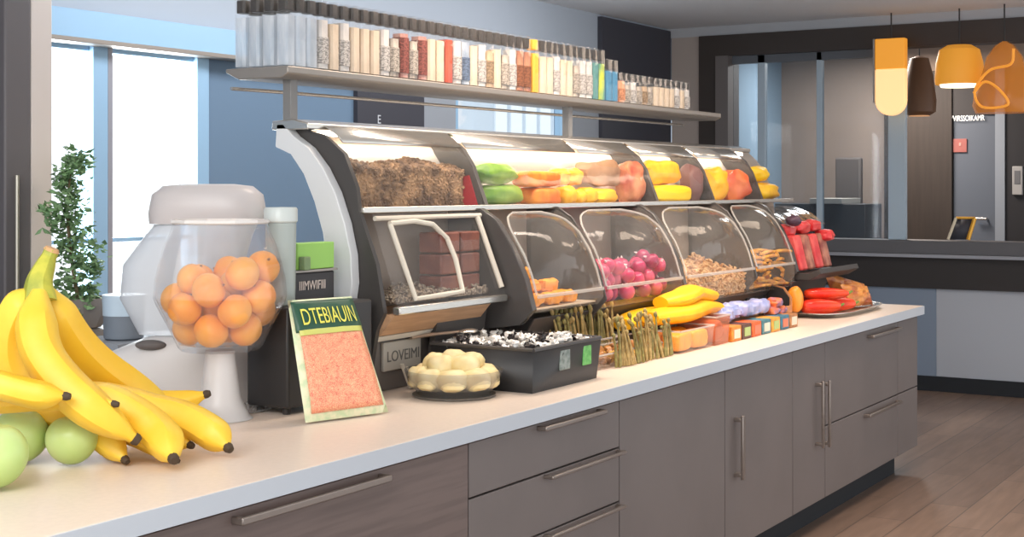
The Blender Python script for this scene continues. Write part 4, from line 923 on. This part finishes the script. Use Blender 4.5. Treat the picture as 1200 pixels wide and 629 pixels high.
for i, (x, y, z, a_, s_) in enumerate(places):
    if rp is None:
        rp = MB().blob((0, 0, 0), (0.036, 0.045, 0.032), amp=0.18, seed=3, seg=20, ring=12, power=0.85).build('pale_roll', m_roll, origin=(0, 0, 0))
        tag(rp, 'pale cream bread roll in the glass dish', 'roll', 'pale rolls in the glass dish'); o = rp; o.location = (x, y, z); o.rotation_euler = (0, 0, a_); o.scale = (s_,)*3
    else: dup(rp, (x, y, z), (0, 0.0, a_+R.uniform(-.2, .2)), (s_, s_, s_))
sp_ = atZ(478, 456, ZT)
t = thing('dish_tongs', 'short pale tongs leaning at the left rim of the dish', 'tongs', tuple(sp_))
MB().tube([sp_+Vector((0.015, 0, 0.004)), sp_+Vector((-0.02, 0.01, 0.085))], 0.008, 6, flat=0.5).build('arm', m_cream, t)
MB().tube([sp_+Vector((0.028, -0.01, 0.004)), sp_+Vector((-0.005, 0.0, 0.075))], 0.006, 6, flat=0.5).build('arm', m_cream, t)

# ------------------------------------------------------------------ black crate, bag, canister, green box
cr = thing('black_crate', 'black stand box behind the printed snack pouch', 'crate', (3.4, 2.8, ZT))
ca_ = atZ(281, 468, ZT); cb_ = atZ(425, 470, ZT)
MB().box(3.16, 3.565, 2.70, 2.86, ZT+0.02, 1.225).build('crate_body', m_black, cr, bevel=0.008)
MB().box(3.27, 3.50, 2.80, 2.86, 1.226, 1.315).build('upper_unit', mat('unit_black', (58, 54, 54), 0.5), cr, bevel=0.005)
MB().box(3.26, 3.51, 2.795, 2.865, 1.316, 1.323).build('unit_top', m_rail, cr)
text('IIIMWIFIII', mat('strip_text', (214, 196, 184), 0.5), 0.040, (3.325, 2.798, 1.262), (1, 0, 0), (0, 0, 1), parent=cr, squash=0.8, name='strip_lettering')
text('SUIA', mat('brand_grey', (190, 180, 176), 0.5), 0.045, (3.265, 2.698, 1.158), (1, 0, 0), (0, 0, 1), parent=cr, squash=1.1, name='front_lettering')
for x in (3.19, 3.53):
    for y in (2.73, 2.83): MB().tube([(x, y, ZT), (x, y, ZT+0.021)], 0.012, 8).build('foot', m_black, cr)
gb = MB()
q0 = atY(345, 315, 2.83); q1 = atY(383, 315, 2.83); zt_ = atY(360, 284, 2.83).z
gbx = thing('green_box', 'small lime green box standing on the black unit behind the canister', 'box', (q0.x+0.05, 2.83, 1.323))
MB().box(q0.x-0.02, q1.x, 2.80, 2.85, 1.324, zt_).build('box_body', mat('lime', (150, 198, 96), 0.5), gbx, bevel=0.003)
MB().box(q0.x-0.018, q0.x+0.012, 2.775, 2.798, 1.3235, 1.365).build('side_tab', mat('olive_tab', (120, 140, 96), 0.5), gbx, bevel=0.003)
cc = atY(329, 300, 2.78)
can = thing('canister', 'tall translucent grey-green canister with a flat lid', 'canister', (cc.x, 2.78, 1.226))
MB().lathe([(0.040, 0.0), (0.043, 0.004), (0.046, 0.24), (0.046, 0.245)], (cc.x, 2.78, 1.226), 32).build('canister_body', mat('canister_grey', (176, 184, 178), 0.25, alpha=0.85), can)
MB().lathe([(0.047, 0.246), (0.050, 0.25), (0.050, 0.285), (0.046, 0.291), (0.0, 0.292)], (cc.x, 2.78, 1.226), 32).build('canister_lid', mat('lid_grey', (196, 202, 198), 0.3), can)
# printed pouch
A = atZ(358, 497, ZT); A.z += 0.004; B = atZ(455, 484, ZT); B.z += 0.004
A = Vector((A.x, A.y, 0.915)); B = Vector((B.x, B.y, 0.915))
D_ = atY(337, 352, 2.665); C = atY(412, 347, 2.64)
bag = thing('snack_pouch', 'printed green-topped pouch of salmon-red snacks leaning on the black crate', 'pouch', tuple((A+B)/2))
_, pt, N = pouch((A, B, C, D_), 0.055, None, '', '', '', cr=0.006)
if N.y > 0: N = -N
def fpt(u, v, s_): return pt(u, v, 1)+N*s_
def reg(u0, u1, v0, v1, off): return MB().grid(12, 12, lambda u, v: fpt(lerp(u0, u1, u), lerp(v0, v1, v), off))
mb = MB(); mb.grid(14, 14, lambda u, v: pt(u, v, 1)); mb.grid(14, 14, lambda u, v: pt(u, v, -1.001))
mfilm = mat('pouch_film', (200, 214, 170), 0.3, rgb2=(232, 226, 190), scale=40, bump=0.3)
mb.build('pouch_body', mfilm, bag)
front = 1
def snackmat():
    m = mat('pouch_print', (224, 120, 96), 0.45)
    nt = m.node_tree; b = nt.nodes['Principled BSDF']; tc = nt.nodes.new('ShaderNodeTexCoord')
    v = nt.nodes.new('ShaderNodeTexVoronoi'); v.feature = 'DISTANCE_TO_EDGE'; v.inputs['Scale'].default_value = 62
    n = nt.nodes.new('ShaderNodeTexNoise'); n.inputs['Scale'].default_value = 30; n.inputs['Distortion'].default_value = 3
    ad = nt.nodes.new('ShaderNodeVectorMath'); ad.operation = 'MULTIPLY_ADD'; ad.inputs[1].default_value = (0.06,)*3
    nt.links.new(n.outputs['Color'], ad.inputs[0]); nt.links.new(tc.outputs['Object'], ad.inputs[2]); nt.links.new(ad.outputs[0], v.inputs['Vector'])
    r = nt.nodes.new('ShaderNodeValToRGB'); r.color_ramp.elements[0].color = srgb(250, 216, 170); r.color_ramp.elements[0].position = 0.03
    r.color_ramp.elements[1].color = srgb(220, 96, 80); r.color_ramp.elements[1].position = 0.2
    e = r.color_ramp.elements.new(0.09); e.color = srgb(240, 150, 110)
    nt.links.new(v.outputs['Distance'], r.inputs[0]); nt.links.new(r.outputs[0], b.inputs['Base Color'])
    return m
sgn = 0.0025
reg(0.06, 0.94, 0.06, 0.71, sgn).build('product_window', snackmat(), bag, solid=0.0005)
reg(0.02, 0.98, 0.72, 0.98, sgn).build('header_band', mat('header_green', (44, 84, 64), 0.4), bag, solid=0.0005)
reg(0.05, 0.95, 0.69, 0.735, sgn*1.6).build('yellow_stripe', mat('stripe_yellow', (206, 206, 110), 0.4), bag, solid=0.0005)
# letters follow the pouch
def pouch_text(body, u0, v0, h, w, m):
    cu = bpy.data.curves.new('t', 'FONT'); cu.body = body; cu.size = 1
    to = bpy.data.objects.new('t', cu); COL.objects.link(to); me = bpy.data.meshes.new_from_object(to.evaluated_get(bpy.context.evaluated_depsgraph_get())); bpy.data.objects.remove(to)
    xs = [v.co.x for v in me.vertices]; k = w/(max(xs))
    mb = MB(); mb.add([fpt(u0+v.co.x*k, v0+v.co.y*h, sgn+0.004) for v in me.vertices], [tuple(p.vertices) for p in me.polygons])
    mb.build('lettering', m, bag, smooth=False)
pouch_text('DTEBIAUIN', 0.10, 0.775, 0.20, 0.80, mat('letter_yellow', (232, 224, 96), 0.4))
# crinkled clear wrap left of the crate
wp = atZ(308, 478, ZT)
mb = MB().grid(18, 12, lambda u, v: Vector((wp.x-0.10+0.26*u, wp.y-0.05+0.13*v, ZT+0.003+0.03*abs(noise.noise(Vector((u*6, v*6, 2))))*math.sin(math.pi*u)*math.sin(math.pi*v)*2.2)))
tag(mb.build('plastic_wrap', clear('wrap', haze=0.35, hazecol=(210, 205, 200), rough=0.15), smooth=False, solid=0.001), 'crumpled clear plastic wrap on the worktop left of the pouch', 'wrap')

# ------------------------------------------------------------------ peach jar on pedestal
jc = atZ(258, 490, ZT); JD = jc.x*CT+jc.y*ST
jar = thing('pedestal_jar', 'faceted clear glass bowl on a white tapered pedestal', 'jar', tuple(jc))
def zj(y): return EYE-(y-HY)/F*JD
rj = lambda px: px/F*JD
jx, jy = jc.x, jc.y
zb_, zw, zr = zj(410), zj(346), zj(262)
MB().lathe([(rj(38), ZT), (rj(34), ZT+0.008), (rj(24), ZT+0.06), (rj(18), zb_-0.03), (rj(17), zb_)], (jx, jy, 0), 40).build('pedestal', m_white, jar, angle=50)
# ped centre sits on the world axis
prof = [(0.0, zb_+0.001), (rj(45), zb_+0.001), (rj(50), zb_+0.012), (rj(60), zj(384)), (rj(76), zw-0.02), (rj(79), zw), (rj(77), zj(325)), (rj(68), zj(290)), (rj(58), zj(268)), (rj(56), zr), (rj(54), zr), (rj(56), zj(270)), (rj(66), zj(291)), (rj(75), zj(325)), (rj(77), zw), (rj(58), zj(384)), (rj(48), zb_+0.02), (0.0, zb_+0.012)]
MB().lathe(prof, (jx, jy, 0), 12).build('glass_bowl', clear('jar_glass', tint=(254, 254, 254), haze=0.05, hazecol=(240, 240, 245), edge=0.9, rough=0.03), jar, angle=20)
MB().lathe([(rj(56), zr), (rj(58), zr+0.004), (rj(58), zr+0.012), (rj(54), zr+0.012), (rj(54), zr)], (jx, jy, 0), 12, cap=False).build('rim', mat('rim_glass', (232, 228, 224), 0.2, alpha=0.8), jar, angle=20)
# peaches
pr = rj(20)
t0 = thing('apricot', 'whole orange apricot in the pedestal bowl', 'apricot', (0, 0, 0), 'apricots in the pedestal bowl')
mb = MB(); v = []; f = []; seg = 28; ring = 16
for j in range(ring+1):
    b = -math.pi/2+math.pi*j/ring
    for i in range(seg):
        a_ = 2*math.pi*i/seg; k = 1-0.10*math.exp(-(min(a_, 2*math.pi-a_)/0.22)**2)*math.cos(b)
        dd = 1-0.12*math.exp(-((b-math.pi/2)/0.35)**2)
        v.append((pr*math.cos(a_)*math.cos(b)*k, pr*math.sin(a_)*math.cos(b)*k, pr*math.sin(b)*dd*0.95))
for j in range(ring):
    for i in range(seg): f.append((j*seg+i, j*seg+(i+1) % seg, (j+1)*seg+(i+1) % seg, (j+1)*seg+i))
mb.add(v, f).build('flesh', mat('apricot', (246, 150, 40), 0.45, rgb2=(250, 172, 64), scale=9), t0)
MB().tube([(0, 0, pr*0.82), (0.002, 0, pr*0.95)], [0.004, 0.003], 6).build('stem_dimple', mat('apricot_stem', (150, 100, 50), 0.6), t0)
rnd = random.Random(2); P = []
def rmax(z):
    pts = [(rj(44), zb_+0.012), (rj(58), zj(384)), (rj(76), zw), (rj(72), zj(320)), (rj(64), zj(288))]
    for (ra, za), (rb, zb2) in zip(pts, pts[1:]):
        if za <= z <= zb2: return lerp(ra, rb, (z-za)/(zb2-za))
    return pts[0][0] if z < pts[0][1] else pts[-1][0]
def settle(n, r):
    out = []
    for _ in range(n):
        best = None
        for _t in range(400):
            a_ = rnd.uniform(0, 6.283); q = rj(66)*math.sqrt(rnd.random()); x, y = q*math.cos(a_), q*math.sin(a_)
            z = zb_+0.014+r
            for _k in range(60):
                if math.hypot(x, y)+r*1.02 > rmax(z): z += 0.003; continue
                hit = False
                for p in out:
                    if (p[0]-x)**2+(p[1]-y)**2+(p[2]-z)**2 < (1.88*r)**2: hit = True; break
                if hit: z += 0.003; continue
                break
            else: continue
            if best is None or z < best[2]: best = (x, y, z)
        if best: out.append(best)
    return out
P = settle(56, pr)
P = [p for p in P if p[2] < zj(300)]
for i, p in enumerate(P):
    loc = (jx+p[0], jy+p[1], p[2]); rot = (rnd.uniform(-1.2, 1.2), rnd.uniform(-1.2, 1.2), rnd.uniform(0, 6))
    if i == 0: t0.location = loc; t0.rotation_euler = rot
    else: dup(t0, loc, rot)
# ------------------------------------------------------------------ white juicer behind
mc = atZ(215, 440, ZT); mc = Vector((3.02, 2.97, ZT)); mc = Vector(atY(230, 430, 3.14)); mc.z = ZT
MD = mc.x*CT+mc.y*ST; mx = lambda px: px/F*MD; zm = lambda y: EYE-(y-HY)/F*MD
UR = Vector((ST, -CT, 0)); UF = Vector((CT, ST, 0))
mach = thing('countertop_mixer', 'large rounded white countertop mixer behind the pedestal bowl', 'mixer', tuple(mc))
def loft(levels, n=36, p=3.0):
    """levels: (centre_right, centre_fwd, half_w, half_d, z) rounded-rectangle sections"""
    mb = MB(); v = []; f = []
    for cx, cf, a, b, z in levels:
        for k in range(n):
            t_ = 2*math.pi*k/n; c, s = math.cos(t_), math.sin(t_)
            q = mc+UR*(cx+math.copysign(abs(c)**(2/p), c)*a)+UF*(cf+math.copysign(abs(s)**(2/p), s)*b); v.append((q.x, q.y, z))
    L = len(levels)
    for i in range(L-1):
        for k in range(n): f.append((i*n+k, i*n+(k+1) % n, (i+1)*n+(k+1) % n, (i+1)*n+k))
    f.append(tuple(reversed(range(n)))); f.append(tuple((L-1)*n+k for k in range(n)))
    return mb.add(v, f)
loft([(mx(-30), 0, mx(112), 0.11, ZT), (mx(-30), 0, mx(114), 0.115, ZT+0.02), (mx(-20), 0, mx(100), 0.11, zm(420)), (mx(0), 0, mx(72), 0.10, zm(400)), (mx(4), 0, mx(55), 0.09, zm(392))], p=2.4).build('base', m_white, mach, angle=60)
loft([(mx(-4), 0.02, mx(64), 0.085, zm(391)), (mx(-20), 0.02, mx(70), 0.09, zm(350)), (mx(-16), 0.02, mx(70), 0.09, zm(310)), (mx(2), 0.02, mx(62), 0.09, zm(275)), (mx(10), 0.02, mx(60), 0.09, zm(263))], p=2.6).build('body', m_frost, mach, angle=60)
loft([(mx(11), 0.02, mx(66), 0.10, zm(262)), (mx(12), 0.02, mx(68), 0.105, zm(250)), (mx(12), 0.02, mx(64), 0.10, zm(228)), (mx(12), 0.02, mx(52), 0.085, zm(218)), (mx(12), 0.02, mx(30), 0.05, zm(215.5))], p=3).build('head', mat('mixer_head', (190, 183, 181), 0.35), mach, angle=60)
q = mc+UR*mx(-44)-UF*0.098
MB().blob((q.x, q.y, zm(400)), (mx(18), 0.02, 0.016), rot=Matrix.Rotation(TH-math.pi/2, 3, 'Z')).build('drip_opening', mat('opening_dark', (96, 90, 88), 0.6), mach)
# ------------------------------------------------------------------ plant behind
pp = Vector(atY(92, 345, 4.1)); pz0 = 1.055; pz1 = 1.165
stand = thing('plant_stand', 'slim pale stand under the potted plant by the window', 'stand', (pp.x, pp.y, 0))
MB().box(pp.x-0.12, pp.x+0.14, pp.y-0.10, pp.y+0.1, 1.03, 1.052).build('stand_top', m_rail, stand)
for a_ in (-0.10, 0.12):
    for b_2 in (-0.08, 0.08): MB().box(pp.x+a_-0.01, pp.x+a_+0.01, pp.y+b_2-0.01, pp.y+b_2+0.01, 0, 1.03).build('leg', m_rail, stand)
plant = thing('potted_tree', 'bushy green plant in a grey pot by the left window', 'potted plant', (pp.x+0.02, pp.y, pz0))
MB().lathe([(0.055, 0), (0.06, 0.003), (0.10, 0.075), (0.107, 0.11), (0.10, 0.112), (0.09, 0.10), (0.0, 0.098)], (pp.x+0.03, pp.y, pz0), 8).build('pot', mat('pot_taupe', (128, 120, 114), 0.6), plant, angle=20)
trunk = spline([(pp.x+0.0, pp.y, pz1-0.015), (pp.x-0.03, pp.y, 1.30), (pp.x-0.045, pp.y+0.01, 1.5), (pp.x-0.03, pp.y, 1.66)], 5)
MB().tube(trunk, [0.008-0.0003*k for k in range(len(trunk))], 6).build('stem', mat('twig', (110, 96, 70), 0.7), plant)
rnd = random.Random(31); lf = MB()
cl = []
for i in range(46):
    h = i/45; a_ = rnd.uniform(0, 6.28); q = rnd.uniform(0.02, 0.10)*(1-0.5*h)
    cl.append((Vector((pp.x-0.03+0.03*math.sin(h*7)+q*math.cos(a_), pp.y+q*math.sin(a_), 1.12+0.58*h)), rnd.uniform(0.02, 0.045)))
for i in range(1300):
    k_c, k_r = cl[rnd.randrange(46)]
    c = k_c+Vector((rnd.gauss(0, 1), rnd.gauss(0, 1), rnd.gauss(0, 0.9)))*k_r*0.62
    d = Vector((rnd.uniform(-1, 1), rnd.uniform(-1, 1), rnd.uniform(-0.6, 0.6))).normalized(); s_ = d.cross(Vector((rnd.uniform(-1, 1), rnd.uniform(-1, 1), 1))).normalized(); L = rnd.uniform(0.012, 0.024)
    up = d.cross(s_)*0.004
    lf.add([c-d*L, c+s_*L*0.5+up, c+d*L, c-s_*L*0.5+up, c], [(0, 1, 4), (1, 2, 4), (2, 3, 4), (3, 0, 4)])
lf.build('foliage', m_leaf, plant, smooth=False)
fl = atY(82, 383, 4.0)
t = thing('yellow_flower', 'single pale yellow flower behind the bananas', 'flower', (fl.x, fl.y, fl.z-0.1))
MB().tube([(fl.x, fl.y, 0.92), (fl.x, fl.y, fl.z)], 0.003, 5).build('stem', mat('twig', (110, 96, 70)), t)
MB().blob((fl.x, fl.y, fl.z), (0.014, 0.014, 0.014), amp=0.8, fr=4).build('blossom', mat('blossom_yellow', (240, 222, 120), 0.6), t)
# glass beaker with blue-grey content behind (near window)
bk = atY(135, 385, 3.85)
t = thing('glass_container', 'pale blue glass container with grey lower half beyond the counter', 'container', (bk.x+0.06, bk.y, bk.z-0.06))
zz0 = bk.z-0.04
MB().lathe([(0.062, 0), (0.070, 0.005), (0.072, 0.085)], (bk.x+0.04, bk.y, zz0), 24).build('lower_half', mat('container_grey', (120, 128, 138), 0.5), t)
MB().lathe([(0.073, 0.086), (0.076, 0.16)], (bk.x+0.04, bk.y, zz0), 24).build('upper_half', mat('container_blue', (196, 214, 228), 0.3), t)
sd = thing('side_table', 'low table beyond the counter carrying the pale blue container', 'table', (bk.x, bk.y, 0))
MB().box(bk.x-0.10, bk.x+0.35, bk.y-0.12, bk.y+0.15, zz0-0.03, zz0-0.001).build('table_top', m_grey, sd)
for a_ in (-0.08, 0.33):
    for b_2 in (-0.10, 0.13): MB().box(bk.x+a_-0.012, bk.x+a_+0.012, bk.y+b_2-0.012, bk.y+b_2+0.012, 0, zz0-0.03).build('leg', m_grey, sd)

# ------------------------------------------------------------------ bananas
m_ban = mat('banana_yellow', (246, 204, 70), 0.42, rgb2=(238, 188, 46), scale=6, sss=0.05)
m_banst = mat('banana_stem', (196, 190, 70), 0.5, rgb2=(150, 156, 52), scale=20)
m_tip = mat('banana_tip', (74, 58, 42), 0.7)
def ban_shape(a): return 1-0.055*math.cos(5*a)
def finger(parent, pts, r, neck=0.35, tipdir=None):
    P_ = [atD(*p) for p in pts]; S = spline(P_, 7); n = len(S)
    rad = []
    for i in range(n):
        s_ = i/(n-1)
        q = 1.0
        if s_ < 0.22: q = neck+(1-neck)*math.sin(s_/0.22*math.pi/2)**1.2
        if s_ > 0.72: q = max(0.26, math.cos((s_-0.72)/0.28*math.pi/2)**0.62)
        rad.append(r*q)
    b = MB().tube(S, rad, 20, shape=ban_shape).build('banana', m_ban, parent)
    d = (S[-1]-S[-2]).normalized()
    MB().tube([S[-1]-d*0.004, S[-1]+d*0.004, S[-1]+d*0.013], [r*0.30, r*0.31, r*0.22], 10).build('tip', m_tip, b)
    return b
def r_(px, D): return px/F*D
ba = thing('banana_bunch', 'tall bunch of ripe bananas standing up on its curved fingers', 'bananas', tuple(atZ(120, 500, ZT)), 'banana bunches')
finger(ba, [(40, 342, 3.42), (22, 362, 3.42), (10, 395, 3.42), (14, 432, 3.42), (42, 468, 3.42)], r_(21, 3.4), 0.4)
finger(ba, [(46, 342, 3.40), (42, 380, 3.36), (50, 415, 3.33), (76, 450, 3.31), (112, 482, 3.30), (158, 514, 3.32)], r_(24, 3.35), 0.4)
finger(ba, [(54, 342, 3.46), (70, 378, 3.50), (98, 415, 3.56), (140, 448, 3.66), (200, 478, 3.80)], r_(24, 3.5), 0.4)
finger(ba, [(62, 385, 3.66), (100, 432, 3.74), (150, 466, 3.82), (200, 473, 3.84), (241, 462, 3.84)], r_(16, 3.8), 0.5)
finger(ba, [(120, 460, 3.55), (170, 478, 3.56), (215, 489, 3.54), (248, 507, 3.50), (267, 524, 3.46)], r_(20, 3.5), 0.7)
finger(ba, [(90, 458, 3.42), (135, 474, 3.42), (170, 494, 3.40), (192, 515, 3.37), (203, 537, 3.30)], r_(22, 3.4), 0.6)
finger(ba, [(130, 490, 3.56), (165, 500, 3.56), (195, 510, 3.55), (222, 521, 3.52)], r_(15, 3.5), 0.7)
st = spline([atD(60, 294, 3.46), atD(54, 308, 3.45), atD(46, 330, 3.43), atD(46, 352, 3.42)], 6)
MB().tube(st, [r_(9, 3.4)]*3+[r_(9+k*0.75, 3.4) for k in range(len(st)-3)], 12, shape=ban_shape).build('crown_stem', m_banst, ba)
MB().tube([atD(61.5, 290.5, 3.46), atD(60, 294, 3.46)], [r_(8, 3.4), r_(10, 3.4)], 12).build('cut_end', mat('cut_end', (206, 160, 110), 0.7), ba)
bb2 = thing('banana_bunch', 'low bunch of bananas lying behind the green apples', 'bananas', tuple(atZ(60, 520, ZT)), 'banana bunches')
finger(bb2, [(-60, 436, 3.22), (-25, 444, 3.22), (15, 455, 3.22), (45, 462, 3.22), (76, 464, 3.22)], r_(17, 3.2), 0.7)
finger(bb2, [(-50, 470, 3.30), (0, 470, 3.30), (45, 467, 3.30), (90, 467, 3.30), (133, 473, 3.29)], r_(14, 3.3), 0.7)
finger(bb2, [(40, 482, 3.44), (85, 492, 3.44), (120, 512, 3.43), (146, 538, 3.38)], r_(17, 3.4), 0.7)
finger(bb2, [(50, 490, 3.52), (110, 500, 3.50), (160, 512, 3.46), (205, 538, 3.42)], r_(12, 3.45), 0.7)
# ------------------------------------------------------------------ apples
m_app = mat('apple_green', (196, 214, 140), 0.3, rgb2=(180, 206, 120), scale=5, sss=0.1)
def apple(px, py, rp, label):
    D = 0.669*F/(py-HY+rp); c = atD(px, py, D); r = rp/F*D
    t = thing('green_apple', label, 'apple', (c.x, c.y, ZT), 'green apples')
    prof = []
    for k in range(25):
        b = -math.pi/2+math.pi*k/24
        rr_ = math.cos(b)*(1+0.06*math.sin(b)); z = math.sin(b)*0.96
        if k > 19: z -= 0.20*((k-19)/5)**2
        if k < 3: z += 0.07*((3-k)/3)**2
        prof.append((max(0.0, rr_*r), c.z+z*r))
    MB().lathe(prof, (c.x, c.y, 0), 40).build('flesh', m_app, t, angle=80)
    MB().tube([(c.x, c.y, c.z+r*0.74), (c.x+0.004, c.y, c.z+r*0.95), (c.x+0.01, c.y, c.z+r*1.05)], [0.003, 0.0025, 0.0035], 7).build('stem', mat('apple_stem', (110, 90, 60), 0.7), t)
apple(84, 515, 30, 'pale green apple nearest the banana tips, rightmost')
apple(24, 510, 33, 'pale green apple between the other two')
apple(-8, 534, 40, 'pale green apple cut off by the left edge of the photo')

for o in list(bpy.data.objects):
    if '_w' in o: del o['_w']
